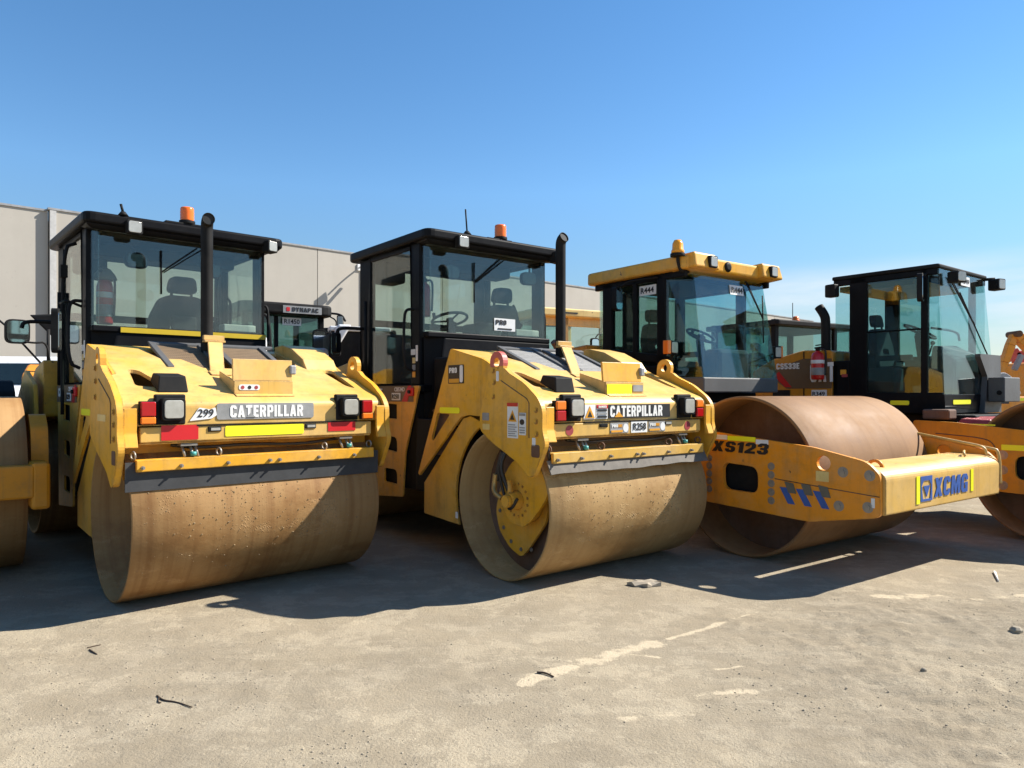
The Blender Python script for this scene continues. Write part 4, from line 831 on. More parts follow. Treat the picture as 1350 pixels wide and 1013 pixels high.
for a0, a1, b0, b1, nm in (((cu0 + .12, 1.035), (cu0 + .02, 1.50), (cu0 + .15, 1.205), (cu0 + .02, 1.50), 'corner_window'), ((cu1 - .08, 1.035), (cu1 - .02, 1.55), (cu1 - .15, 1.205), (cu1 - .02, 1.55), 'corner_window')):
    MB().hexa([(a0[0], a0[1], 1.80), (a0[0] + .006, a0[1], 1.80), (a1[0] + .006, a1[1], 1.80), (a1[0], a1[1], 1.80)], [(b0[0], b0[1], 3.02), (b0[0] + .006, b0[1], 3.02), (b1[0] + .006, b1[1], 3.02), (b1[0], b1[1], 3.02)]).obj(nm, 'dark_glass' if a0[0] < 1 else 'teal_glass', xc)
MB().box(cu0 + .03, cu0 + .036, 1.64, 2.42, 2.1, 2.98).obj('door_window', 'dark_glass', xc)
MB().box(cu0 + .03, cu0 + .036, 1.62, 2.42, 1.62, 2.08).obj('lower_door_window', 'dark_glass', xc)
MB().hexa([(cu0 + .02, 2.60, 2.15), (cu0 + .026, 2.60, 2.15), (cu0 + .1, 2.75, 2.15), (cu0 + .09, 2.75, 2.15)], [(cu0 + .02, 2.60, 3.0), (cu0 + .026, 2.60, 3.0), (cu0 + .1, 2.75, 3.0), (cu0 + .09, 2.75, 3.0)]).obj('rear_window', 'teal_glass', xc)
MB().box(cu0 + .1, cu1 - .05, 2.73, 2.736, 2.1, 3.0).obj('rear_window', 'teal_glass', xc); MB().box(cu1 - .035, cu1 - .03, 1.68, 2.6, 2.0, 2.98).obj('side_window', 'teal_glass', xc)
rf = MB().prism(rp([(cu0 - .08, 1.10, .15), (cu1 + .05, 1.10, .15), (cu1 + .05, 2.85, .1), (cu0 - .08, 2.85, .1)], .1), FZ, 3.06, 3.22)
rf = rf.obj('roof', 'yellow_roller', xc, .03, 3)
for a, b in ((cu0 - .02, cu0 + .42), (cu1 - .38, cu1 + .04)):
    pod = MB().hexa([(a, 1.02, 3.07), (b, 1.02, 3.07), (b + .04, 1.4, 3.05), (a, 1.4, 3.05)], [(a, 1.05, 3.25), (b - .04, 1.05, 3.25), (b - .02, 1.45, 3.235), (a, 1.45, 3.235)])
    pod.obj('lamp_pod', 'yellow_roller', rf, .025, 3)
for x in (cu0 + .28, cu1 - .18): lamp(xc, (x, 1.0, 3.15), .14, .14, .06, name='work_lamp')
MB().lathe([(.055, 0), (.062, .005), (.062, .03), (.03, .04)], (cu0 + .66, 1.12, 3.14), (0, -1, 0), 20).obj('horn', 'black_matt', xc)
mt = MB().tube([(cu0 + .12, 1.25, 3.05), (cu0 - .05, 1.22, 3.03), (cu0 - .1, 1.22, 3.15), (cu0 - .1, 1.22, 3.22)], .02, 8).obj('beacon_bracket', 'black_matt', xc)
beacon(xc, (cu0 - .1, 1.22, 3.2), .075, .2, 'beacon_amber', True)
seat(xc, (1.35, 2.1, 1.9), -1); steering(xc, (1.35, 1.62, 2.35), .19, R(30)); MB().box(1.05, 1.65, 1.1, 1.35, 1.62, 2.15).obj('console', 'dark_interior', xc, .05)
MB().box(cu0 + .1, cu1 - .1, 1.5, 2.7, 3.0, 3.055).obj('headlining', 'dark_interior', xc)
side_mirror(xc, [(cu0, 1.62, 3.02), (cu0 - .1, 2.0, 3.02), (cu0 - .15, 2.1, 2.95)], (cu0 - .16, 2.12, 2.80), .2, .3, R(20))
for a, b in (((cu0 - .005, 1.72, 2.80), 1), ):
    q = side_label('fleet_number', 'white_label', xc, cu0 + .028, 1.67, 1.95, 2.83, 2.95); side_text('lettering', 'R444', 'black_text', q, cu0 + .024, 1.925, 2.855, .07, .22, bold=.02)
fl = MB().hexa([(cu0 + .80, 1.165, 2.83), (cu0 + 1.06, 1.165, 2.83), (cu0 + 1.06, 1.17, 2.83), (cu0 + .80, 1.17, 2.83)], [(cu0 + .80, 1.182, 2.95), (cu0 + 1.06, 1.182, 2.95), (cu0 + 1.06, 1.187, 2.95), (cu0 + .80, 1.187, 2.95)]).obj('fleet_number', 'white_label', xc)
front_text('lettering', 'R444', 'black_text', fl, cu0 + .82, 1.172, 2.855, .07, .22, bold=.02, lift=.006)
wiper(xc, (cu0 + 1.08, 1.16, 3.02), (cu0 + 1.35, 1.09, 2.55), (cu0 + 1.34, 1.075, 2.25), .03)
hl = lamp(xc, (cu0 - .06, 1.30, 2.15), .15, .16, .07, R(8)); MB().box(cu0 - .2, cu0 - .14, 1.28, 1.36, 2.07, 2.23).obj('indicator', 'orange_lens', xc, .01)
hl = lamp(xc, (cu1 + .12, 1.15, 2.15), .12, .16, .07, R(-10)); MB().box(cu1 + .17, cu1 + .2, 1.13, 1.21, 2.07, 2.23).obj('indicator', 'orange_lens', xc, .01)
MB().tube([(cu0 - .05, 1.34, 2.07), (cu0 - .03, 1.45, 1.9), (cu0 + .05, 1.5, 1.8)], .02, 8).obj('lamp_bracket', 'black_matt', xc)
ch = MB().box(.5, 2.2, 1.0, 4.4, .7, 1.5); ch.box(.3, 1.9, .85, 1.05, .6, 1.25); ch.obj('chassis', 'black_matt', xr, .02)
hd = MB().prism(rp([(2.78, 1.4), (2.78, 2.27), (3.6, 2.2), (4.4, 1.9), (4.45, 1.3)], .05), FU, .45, 2.2).obj('engine_hood', YX, xr, .02)
dots = MB()
for i in range(5):
    for j in range(3): dots.prism(circle((3.0 + .09 * i + .045 * (j % 2), 2.0 + .06 * j), .02, 10), FU, .45, .446)
dots.obj('vent', 'black_matt', hd)
wh = []
for x0 in (.0, 1.9):
    w_ = MB().lathe([(.35, 0.02), (.62, 0), (.70, .06), (.72, .22), (.70, .38), (.62, .44), (.35, .42)], (x0, 3.3, .72), (1, 0, 0), 40, True).obj('wheel', 'rubber', xr)
    MB().cyl((x0 + .1, 3.3, .72), (x0 + .34, 3.3, .72), .36, seg=28).obj('rim', YX, w_)

# the black cabbed roller at the right edge
cs = place('road_roller', 'black cabbed single drum roller at the right edge with white R349 number', 'road roller', 5.75, 7.6, 52, GR)
RC = .775; WC = 2.1; YC = 'yellow_deep'
drum(cs, RC, WC, 'drum_tan', .03, .45)
outc = [(1.35, 1.29), (.9, 1.275), (.218, 1.21), (-.9, 1.13), (-1.35, 1.0), (-1.40, .62), (-.8, .5), (.4, .52), (1.35, .6)]
portc = rp([(.30, .93), (-.1, .92), (-.1, .66), (.30, .67)], .09, 6)
for s in (0, 1):
    a, b = ((-.1, -.06) if s == 0 else (WC + .06, WC + .1)); sg = -1 if s == 0 else 1; w = a if s == 0 else b
    fp = frame_plate('frame_plate', YC, cs, outc, [portc], a, b, .008)
    bolt_set(fp, 'bolt_steel', [(w, .417, z) for z in (.93, .765, .596)], (sg, 0, 0), .028, .008, .05)
    MB().box(min(w - sg * .34, w - sg * .1), max(w - sg * .34, w - sg * .1), -.2, .35, .6, .98).obj('hub_housing', 'black_matt', fp, .02)
    if s == 0:
        side_label('reflective_strip', 'hivis_yellow', fp, w, -.1, .43, .985, 1.045); MB().tube([(w - .002, 1.1, 1.14), (w - .002, .6, 1.11), (w - .002, .5, 1.05), (w - .002, .48, .93)], .006, 6).obj('panel_seam', 'rust_brown', fp)
MB().box(-.058, WC + .058, -1.42, -1.05, .62, .98).obj('front_beam', YC, cs, .03)
MB().box(0.02, .25, 1.0, 1.3, 1.3, 1.42).obj('frame_box', 'rust_brown', cs, .02)
sheet = MB().hexa([(.2, .62, 1.24), (.6, .62, 1.24), (.6, 1.0, 1.24), (.2, 1.0, 1.24)], [(.25, .65, 1.30), (.55, .62, 1.34), (.55, .95, 1.33), (.25, .95, 1.31)]).obj('dust_sheet', 'red_sticker', cs, .01)
side_label('reflective_strip', 'hivis_yellow', cs, -.06, .5, .8, 1.245, 1.262)
c = MB(); a0, a1 = .2, 1.75
c.box(a0, a0 + .06, 2.05, 2.28, 1.4, 3.14); c.box(a0, a0 + .07, 1.31, 1.39, 1.4, 3.14); c.box(a0, a1, 2.44, 2.50, 1.4, 2.0); c.box(a1 - .06, a1, 2.3, 2.5, 1.4, 3.1); c.box(a1 - .06, a1, 1.31, 1.39, 1.4, 3.1)
c.box(a0, a0 + .05, 1.14, 2.5, 1.40, 1.62); c.box(a0, a0 + .05, 2.28, 2.5, 1.6, 2.05); c.box(a0, a1, 1.12, 2.5, 1.36, 1.46); c.box(a0, a1, 1.12, 1.17, 1.46, 1.60)
c.box(a0, a0 + .04, 1.39, 2.05, 2.4, 2.42); c.box(a0, a0 + .06, 1.2, 2.5, 3.06, 3.14); c.box(a1 - .06, a1, 1.2, 2.5, 3.06, 3.14); c.box(a1 - .05, a1, 1.15, 2.5, 1.4, 1.7)
cc = c.obj('cab', 'black_gloss', cs, .01)
rfc = MB().prism(rp([(a0 - .02, 1.17), (a1 - .02, 1.17), (a1 + .02, 2.52), (a0 - .02, 2.52)], .04), FZ, 3.14, 3.19).obj('roof', 'black_matt', cc, .015)
MB().box(a0 + .06, a1 - .06, 1.5, 2.44, 2.98, 3.05).obj('headlining', 'yellow_deep', cc)
def sheet_glass(nm, mat, par, pts, n=.006):
    p = [Vector(q) for q in pts]; nn = (p[1] - p[0]).cross(p[3] - p[0]).normalized() * n
    return MB().hexa(p, [q + nn for q in p]).obj(nm, mat, par)
sheet_glass('door_window', 'dark_glass', cc, [(a0 + .02, 1.39, 1.62), (a0 + .02, 2.05, 1.62), (a0 + .02, 2.05, 3.06), (a0 + .02, 1.39, 3.06)])
sheet_glass('rear_side_window', 'teal_glass', cc, [(a0 + .02, 2.28, 2.05), (a0 + .02, 2.48, 2.05), (a0 + .02, 2.48, 3.06), (a0 + .02, 2.28, 3.06)])
sheet_glass('front_side_window', 'teal_glass', cc, [(a0 + .021, 1.14, 1.62), (a0 + .021, 1.31, 1.62), (a0 + .021, 1.31, 3.12), (a0 + .021, 1.20, 3.12)])
sheet_glass('windscreen', 'teal_glass', cc, [(a0 + .02, 1.13, 1.60), (a1 + .1, 1.13, 1.60), (a1 - .1, 1.19, 3.13), (a0 + .02, 1.19, 3.13)])
sheet_glass('side_window', 'teal_glass', cc, [(a1 - .03, 1.20, 1.7), (a1 - .03, 2.3, 1.7), (a1 - .03, 2.3, 3.06), (a1 - .03, 1.20, 3.06)])
MB().plate(rp([(1.30, 1.36), (1.40, 1.83), (1.16, 2.08), (1.16, 2.12), (1.86, 2.12), (1.90, 1.36)], .01), [], FV, 1.06, 1.125).obj('front_cowl', 'dark_steel', cc, .01)
bx = MB().box(1.38, 1.95, .86, 1.05, 1.50, 1.82).obj('toolbox', 'dark_steel', cs, .012); MB().prism(circle((.92, 1.62), .03, 12), FU, 1.38, 1.372).obj('clamp', 'black_matt', bx)
lamp(cc, (a0 + .2, 1.0, 3.03), .15, .14, .14, R(-20), name='work_lamp'); lamp(cc, (a1 - .02, 1.0, 3.06), .15, .15, .14, R(-15), name='work_lamp'); MB().tube([(a1 - .05, 1.2, 3.14), (a1 - .02, 1.08, 3.14)], .02, 6).obj('lamp_bracket', 'black_matt', cc); lamp(cc, (a0 - .12, 2.42, 2.98), .15, .17, .1, R(80), name='work_lamp')
side_mirror(cc, [(a0, 1.32, 3.08), (a0 - .12, 1.3, 3.05)], (a0 - .14, 1.3, 2.9), .18, .34, R(15))
beacon(cc, (.45, 2.15, 3.15), .06, .06, 'beacon_orange', True)
wiper(cc, (a0 + .25, 1.165, 3.05), (a0 + .95, 1.13, 2.5), (a0 + 1.35, 1.11, 2.12), .06)
fl = sheet_glass('fleet_number', 'white_label', cc, [(a0 + .62, 1.165, 2.98), (a0 + .9, 1.165, 2.98), (a0 + .9, 1.170, 3.10), (a0 + .62, 1.170, 3.10)]); text('lettering', 'R349', 'black_text', fl, (a0 + .65, 1.162, 3.01), (1, 0, 0), (0, .0, 1), .06, .22, .02, lift=.004)
seat(cc, (1.0, 1.95, 1.85), -1, .5); steering(cc, (.75, 1.62, 2.42), .2, R(30)); MB().hexa([(.75, 1.22, 1.46), (1.6, 1.22, 1.46), (1.6, 1.6, 1.46), (.75, 1.6, 1.46)], [(.8, 1.22, 2.05), (1.6, 1.22, 2.12), (1.5, 1.5, 2.28), (.8, 1.5, 2.25)]).obj('console', 'dark_interior', cc, .05); MB().tube([(.3, 1.3, 2.42), (1.1, 1.3, 2.42), (1.15, 1.3, 2.3)], .015, 8).obj('hand_rail', 'dark_interior', cc)
MB().box(.5, a1 - .1, 2.2, 2.43, 1.46, 2.15).obj('rear_console', 'dark_interior', cc, .03); MB().box(a1 - .12, a1 - .06, 1.2, 2.2, 1.46, 2.1).obj('side_console', 'dark_interior', cc, .03); MB().box(.32, .6, 1.75, 2.2, 1.46, 1.95).obj('arm_console', 'dark_interior', cc, .03)
MB().box(.35, .62, 1.2, 1.4, 1.5, 1.6).obj('tray', 'dusty_orange', cc, .02)
front_label('reflective_strip', 'hivis_yellow', cc, .45, 1.0, 1.118, 1.475, 1.53, .02); side_label('reflective_strip', 'hivis_yellow', cc, a0 - .002, 1.52, 1.75, 1.465, 1.52, .02)
side_label('decal', 'logo_orange', cc, a0 - .002, 2.32, 2.4, 1.86, 1.93); side_label('decal', 'red_sticker', cc, a0 - .006, 2.30, 2.38, 1.83, 1.87)
hp = rp([(2.52, 1.2), (2.52, 2.20), (2.95, 2.22), (3.45, 2.10), (3.75, 1.95), (3.85, 1.2)], .06)
eh = MB().prism(hp, FU, a0 + .02, 1.9).obj('engine_hood', YC, cs, .02)
MB().prism(rp([(2.53, 1.68), (2.53, 2.09), (2.95, 2.10), (3.35, 1.98), (3.45, 1.85), (3.2, 1.68)], .01), FU, a0 + .02, a0 + .014).obj('hood_stripe', 'brown_panel', eh)
MB().prism([(3.4, 1.86), (3.32, 1.93), (3.12, 1.70), (3.22, 1.70)], FU, a0 + .014, a0 + .01).obj('red_stripe', 'red_strip', eh)
MB().box(a0 + .012, a0 + .03, 3.15, 3.42, 1.35, 1.66).obj('vent', 'black_matt', eh); MB().box(a0 + .015, a0 + .03, 2.93, 2.945, 1.25, 2.2).obj('panel_seam', 'black_matt', eh)
side_text('lettering', 'CS533E', 'white_text', eh, a0 + .014, 3.36, 1.96, .085, .36, bold=.03)
side_text('lettering', 'CAT', 'white_text', eh, a0 + .014, 2.84, 1.77, .27, .36, bold=.05)
fl = side_label('fleet_number', 'white_label', eh, a0 + .016, 2.60, 2.82, 1.55, 1.66); side_text('lettering', 'R349', 'black_text', fl, a0 + .012, 2.805, 1.575, .06, .18, bold=.015)
ex = MB().tube([(a0 + .1, 2.66, 2.15), (a0 + .1, 2.66, 2.62), (a0 + .1, 2.68, 2.70), (a0 + .1, 2.76, 2.82)], .062, 14).obj('exhaust_pipe', 'black_matt', cs)
bpy.context.view_layer.update()
extinguisher('fire_extinguisher', 'red fire extinguisher with white band strapped outside beside the R349 number', cs.matrix_world, (a0 - .08, 2.68, 1.80), .44, .085)
chc = MB().box(.4, 1.8, .85, 3.9, .6, 1.35); chc.obj('chassis', 'black_matt', cs, .02)
for x0 in (.0, 1.7):
    w_ = MB().lathe([(.35, 0.02), (.62, 0), (.70, .06), (.72, .22), (.70, .38), (.62, .44), (.35, .42)], (x0, 3.2, .72), (1, 0, 0), 40, True).obj('wheel', 'rubber', cs); MB().cyl((x0 + .1, 3.2, .72), (x0 + .34, 3.2, .72), .36, seg=28).obj('rim', YC, w_)

# the roller cut off by the left edge
lr = place('road_roller', 'single drum roller cut off by the left edge, showing its drum end and beam', 'road roller', -6.25, 5.45, 50.5, GR)
RL = .79; WL = 2.05
drum(lr, RL, WL, 'drum_dusty', .03, .4)  # darker drum material stands in for shade cast by the tandem roller beside it
outl = [(1.0, 1.35), (.2, 1.40), (-.45, 1.42), (-.62, 1.30), (-.66, 1.10), (-.66, .66), (-.5, .58), (.4, .55), (1.0, .6)]
for s in (0, 1):
    a, b = ((-.1, -.05) if s == 0 else (WL + .03, WL + .16)); fp = frame_plate('frame_plate', 'yellow_deep', lr, outl, [], a, b, .02)  # deeper yellow on plates and beam carries that roller's shade in the colour
MB().box(-.05, WL + .03, -.98, -.84, .72, 1.0).obj('front_beam', 'yellow_deep', lr, .02)
MB().box(WL + .0, WL + .14, -.98, -.6, .62, 1.02).obj('beam_end', 'yellow_deep', lr, .03)
MB().prism(rp([(.95, 1.0), (.95, 1.62), (1.2, 1.75), (2.6, 1.75), (2.7, 1.0)], .05), FU, .3, 2.1).obj('engine_hood', 'black_matt', lr, .02)
MB().box(.3, 1.75, .5, 4.0, .6, 1.0).obj('chassis', 'black_matt', lr, .02)

# ------------------------------------------------------------------ machines and vehicles behind
def frame_at(name, label, cat, px, Y, az, group=None):
    p = at(px, HY, Y); return thing(name, label, cat, (p.x, p.y, 0), R(90 - az), group)
# white and black roller between the two tandem rollers
dy = frame_at('road_roller', 'dark cabbed roller with R1450 number seen between the two tandem rollers', 'road roller', 320, 12.4, 55, GR)
c = MB()
for x0, x1 in ((0, .1), (1.36, 1.46)): c.box(x0, x1, .0, .1, 1.4, 3.1); c.box(x0, x1, 1.4, 1.5, 1.4, 3.1)
c.box(0, 1.46, 0, .06, 1.4, 1.75); c.box(0, 1.46, 1.44, 1.5, 1.4, 2.0); c.box(.55, .62, .0, .08, 1.7, 3.0)
dc = c.obj('cab', 'black_gloss', dy, .015)
MB().prism(rp([(-.1, -.25, .2), (1.56, -.25, .2), (1.56, 1.6), (-.1, 1.6)], .08), FZ, 3.02, 3.22).obj('roof', 'black_matt', dc, .04, 3)
sg = front_label('name_strip', 'grey_label', dc, .62, 1.32, -.252, 3.04, 3.17); front_text('lettering', 'DYNAPAC', 'black_text', sg, .78, -.256, 3.07, .075, .48, bold=.03); front_label('logo_mark', 'red_strip', sg, .68, .74, -.257, 3.07, 3.14)
fl = front_label('fleet_number', 'white_label', dc, .68, 1.02, -.02, 2.84, 2.98); front_text('lettering', 'R1450', 'black_text', fl, .71, -.024, 2.87, .085, .28, bold=.02)
MB().box(.1, 1.36, .03, .036, 1.75, 3.02).obj('windscreen', 'dark_glass', dc); MB().box(.03, .036, .1, 1.4, 1.5, 3.02).obj('door_window', 'dark_glass', dc); MB().box(1.42, 1.426, .1, 1.4, 1.5, 3.02).obj('side_window', 'dark_glass', dc); MB().box(.1, 1.36, 1.46, 1.466, 2.0, 3.02).obj('rear_window', 'teal_glass', dc)
seat(dc, (.75, .9, 1.8), -1); MB().box(.1, .5, .2, .5, 1.5, 2.2).obj('console', 'dark_interior', dc, .04)
MB().prism(rp([(-.1, 1.6), (.28, 1.6), (.28, 2.58), (.0, 2.58)], .05), FV, -.2, -.5).obj('side_cover', 'white_paint', dy, .03)
side_mirror(dc, [(1.5, -.1, 3.05), (1.62, -.25, 2.95), (1.5, -.4, 2.75), (1.32, -.4, 2.7)], (1.22, -.42, 2.55), .24, .42, R(-10))
lamp(dc, (1.66, -.28, 2.95), .12, .2, .1, R(-20), name='work_lamp'); MB().tube([(1.5, -.1, 3.1), (1.72, -.2, 3.08), (1.76, -.28, 2.95)], .02, 8).obj('lamp_bracket', 'black_matt', dc)
MB().tube([(.2, -.2, 2.9), (.2, -.3, 3.0), (.35, -.35, 2.95), (.38, -.35, 2.3)], .025, 8).obj('grab_rail', 'black_matt', dy)
MB().prism(rp([(-1.6, .9), (-1.6, 1.7), (-.3, 1.8), (1.8, 1.8), (1.8, .8)], .05), FU, 0, 1.46).obj('body', 'yellow_deep', dy, .03)
drum(dy, .65, 1.6, 'drum_tan', .03, .3)
# another roller of the kind, further back in the same gap
def copy_tree(o, parent=None):
    c_ = o.copy(); COL.objects.link(c_); c_.parent = parent
    for ch_ in list(o.children):
        if ch_.name.split('.')[0] not in ('name_strip', 'fleet_number'): copy_tree(ch_, c_)
    return c_
d3 = copy_tree(dy); p3 = at(428, HY, 17.5); d3.location = (p3.x, p3.y, 0); d3['label'] = 'unmarked dark cabbed roller in the distance just left of the hanging mirror'
# black bodied truck further right
bt = frame_at('tipper_truck', 'black tipper truck body with white capping and a hanging mirror behind the R258 cab', 'truck', 436, 11.5, 70)
MB().plate(rp([(0, 1.6), (0, 2.62), (.12, 2.68), (1.1, 2.68), (1.1, 2.35, .1), (.72, 2.2, .25), (.58, 1.7)], .05), [], FV, .2, 2.2).obj('body', 'black_matt', bt, .03)
cp = MB().box(.0, 1.0, .15, .5, 2.64, 2.72); cp.obj('capping', 'white_paint', bt, .02)
MB().hexa([(.02, -.15, 2.35), (.10, -.15, 2.35), (.12, .2, 2.35), (.02, .2, 2.35)], [(.10, -.15, 2.72), (.32, -.15, 2.72), (.3, .2, 2.72), (.1, .2, 2.72)]).obj('fairing', 'white_paint', bt, .03)
side_mirror(bt, [(.05, .1, 2.6), (-.05, -.2, 2.62), (.0, -.3, 2.5)], (.04, -.32, 2.38), .15, .36, R(-20))
MB().box(-.32, -.02, .1, .6, 1.6, 2.35).obj('air_filter', 'grey_steel', bt, .06); MB().box(-.3, .7, .2, 2.2, 1.0, 1.62).obj('chassis', 'rust_brown', bt, .03)
for x in (-.1,): MB().lathe([(.25, 0), (.5, 0), (.52, .1), (.5, .3), (.25, .3)], (x, 1.2, .52), (1, 0, 0), 30, True).obj('wheel', 'rubber', bt)
for x in (.8,): MB().lathe([(.25, 0), (.5, 0), (.52, .1), (.5, .3), (.25, .3)], (x, 1.2, .52), (1, 0, 0), 30, True).obj('wheel', 'rubber', bt)
# yellow cabbed roller right of the exhaust
yc = frame_at('road_roller', 'yellow cabbed road roller half hidden behind the upright exhaust of the R258 roller', 'road roller', 712, 13.5, 62, GR)
c = MB()
for x in (0, .52, 1.42): c.box(x, x + .12, 0, .12, 1.4, 3.1)
c.box(0, 1.54, 0, .08, 1.4, 2.0); c.box(1.42, 1.54, 1.3, 1.42, 1.4, 3.1); c.box(0, .12, 1.3, 1.42, 1.4, 3.1); c.box(0, 1.54, 1.36, 1.42, 1.4, 2.1); c.box(0, 1.54, 0, .1, 2.92, 3.1)
yk = c.obj('cab', 'yellow_pale', yc, .015)
MB().prism(rp([(-.08, -.15), (1.62, -.15), (1.62, 1.55), (-.08, 1.55)], .08), FZ, 3.08, 3.24).obj('roof', 'yellow_pale', yk, .03, 3); front_label('name_strip', 'black_text', yk, .4, .75, -.152, 3.14, 3.17)
MB().box(.12, 1.42, .04, .046, 2.0, 2.92).obj('windscreen', 'teal_glass', yk); MB().box(.12, 1.42, 1.38, 1.386, 2.1, 3.08).obj('rear_window', 'teal_glass', yk); MB().box(.04, .046, .12, 1.3, 1.6, 3.08).obj('door_window', 'teal_glass', yk)
MB().box(.12, 1.42, .1, 1.3, 3.03, 3.07).obj('headlining', 'dark_interior', yk); seat(yk, (.7, .8, 1.8), -1)
side_mirror(yk, [(1.4, -.02, 2.8), (1.2, -.2, 2.78), (1.12, -.22, 2.7)], (1.1, -.24, 2.52), .18, .34, R(0))
MB().prism(rp([(-1.4, 1.0), (-1.4, 1.7), (-.1, 1.9), (1.6, 1.9), (1.6, .9)], .05), FU, 0, 1.54).obj('body', 'yellow_orange', yc, .03)
drum(yc, .65, 1.54, 'drum_tan', .03, .3)
st = MB().tube([(.02, -.6, 1.8), (.02, -.6, 2.2), (.0, -.62, 2.45), (-.1, -.65, 2.55)], .06, 12).obj('exhaust_pipe', 'rust_brown', yc)
# low dark cabin behind the right hand rollers
dk = frame_at('road_roller', 'road roller with long black roof and orange beacon behind the black cabbed roller', 'road roller', 1022, 13.2, 60, GR)
c = MB()
for x in (0, 1.7, 2.3):
    c.box(x, x + .1, 0, .1, 1.2, 3.0)
    c.box(x, x + .1, 1.5, 1.6, 1.2, 3.0)
c.box(0, 2.4, 0, .06, 1.2, 1.8); c.box(0, 2.4, 1.54, 1.6, 1.2, 2.0)
dcab = c.obj('cab', 'black_gloss', dk, .01)
MB().prism(rp([(-.08, -.12), (2.5, -.12), (2.5, 1.7), (-.08, 1.7)], .08), FZ, 2.88, 2.98).obj('roof', 'black_matt', dcab, .02)
MB().box(.1, 2.3, .03, .036, 1.8, 2.88).obj('windscreen', 'dark_glass', dcab); MB().box(.1, 2.3, 1.56, 1.566, 2.0, 2.88).obj('rear_window', 'teal_glass', dcab); MB().box(.05, .056, .1, 1.5, 1.6, 2.88).obj('door_window', 'dark_glass', dcab)
beacon(dcab, (.82, .2, 2.98), .075, .13, 'beacon_orange', True); MB().tube([(.86, .3, 2.98), (.86, .3, 3.38)], .008, 6).obj('antenna', 'black_matt', dcab)
seat(dcab, (.9, .9, 1.8), -1); MB().prism(rp([(-1.4, .9), (-1.4, 1.6), (-.1, 1.75), (1.8, 1.75), (1.8, .8)], .05), FU, 0, 2.4).obj('body', 'yellow_deep', dk, .03); drum(dk, .65, 2.2, 'drum_tan', .03, .3)
# excavator boom and machines at the far right
def arm(name, mat, par, pts, w, d): 
    mb = MB()
    for (a, wa), (b, wb) in zip(pts[:-1], pts[1:]):
        a = Vector(a); b = Vector(b); t_ = (b - a).normalized(); n_ = Vector((-t_.z, 0, t_.x))
        mb.hexa([a + n_ * wa + Vector((0, -d, 0)), b + n_ * wb + Vector((0, -d, 0)), b - n_ * wb + Vector((0, -d, 0)), a - n_ * wa + Vector((0, -d, 0))], [a + n_ * wa + Vector((0, d, 0)), b + n_ * wb + Vector((0, d, 0)), b - n_ * wb + Vector((0, d, 0)), a - n_ * wa + Vector((0, d, 0))])
    return mb.obj(name, mat, par, .02)
p0 = at(1310, HY, 22); q = lambda px, py: Vector(((px - 1310) / FPX * 22, 0, at(px, py, 22).z))
ev = thing('excavator', 'yellow excavator with raised folded boom against the sky at the far right', 'excavator', (p0.x, p0.y, 0), 0, 'excavators behind the rollers')
arm('boom', 'yellow_orange', ev, [(q(1337, 441), .09), (q(1345, 447), .15), (q(1362, 462), .19), (q(1395, 510), .22)], 0, .14)
arm('stick', 'yellow_orange', ev, [(q(1337, 439), .07), (q(1332, 455), .12), (q(1324, 478), .10), (q(1318, 494), .06)], 0, .1)
MB().cyl(q(1337, 441) + Vector((0, -.25, 0)), q(1337, 441) + Vector((0, .25, 0)), .10, seg=16).obj('pivot', 'rust_brown', ev)
arm('cylinder', 'grey_steel', ev, [(q(1347, 468), .07), (q(1337, 488), .07)], 0, .07)
eb = MB().box(1.2, 3.4, -.8, 2.2, .9, 2.6).obj('body', 'yellow_orange', ev, .1); 
for y in (-1.0, 1.6): MB().prism(rp([(.8, .05), (3.8, .05), (4.0, .45), (3.8, .85), (.8, .85), (.6, .45)], .2), FV, y, y + .55).obj('track', 'rubber', ev)
p0 = at(1318, HY, 26); q2 = lambda px, py: Vector(((px - 1318) / FPX * 26, 0, at(px, py, 26).z))
er = thing('excavator', 'red excavator arm low behind the yellow boom at the far right', 'excavator', (p0.x, p0.y, 0), 0, 'excavators behind the rollers')
arm('boom', 'red_paint', er, [(q2(1314, 480), .10), (q2(1324, 474), .14), (q2(1340, 464), .15), (q2(1352, 500), .2), (q2(1360, 530), .2)], 0, .2)
arm('stick', 'red_paint', er, [(q2(1343, 466), .12), (q2(1351, 472), .18), (q2(1349, 505), .14)], 0, .18)
MB().prism(rp([(-.3, .7), (-.3, 1.7), (.4, 1.85), (.5, .7)], .1), FV, -.5, .5).obj('bucket', 'rust_brown', er, .03); MB().box(.4, 3.2, -.9, 1.4, .2, 1.9).obj('body', 'red_paint', er, .1)
gb = frame_at('compact_tractor', 'grey blue bonnet of a small machine behind the toolbox of the black cabbed roller', 'tractor', 1312, 15, 75)
MB().prism(rp([(0, 1.5), (.0, 1.98, .15), (.25, 2.08, .1), (.5, 1.95, .2), (.72, 1.6)], .05), FV, 0, 1.6).obj('bonnet', 'grey_steel', gb, .03)
MB().box(-.3, 1.3, -.1, 1.8, 1.0, 1.55).obj('body', 'yellow_orange', gb, .03); front_label('reflective_strip', 'hivis_yellow', gb, .45, .72, -.102, 1.46, 1.52); front_label('name_strip', 'black_text', gb, -.1, .25, -.102, 1.40, 1.48)
for y in (.1, 1.2): MB().lathe([(.2, 0), (.48, 0), (.5, .1), (.5, .3), (.48, .4), (.2, .4)], (0.2 + y * .5, y, .5), (0, 1, 0), 30, True).obj('wheel', 'rubber', gb)
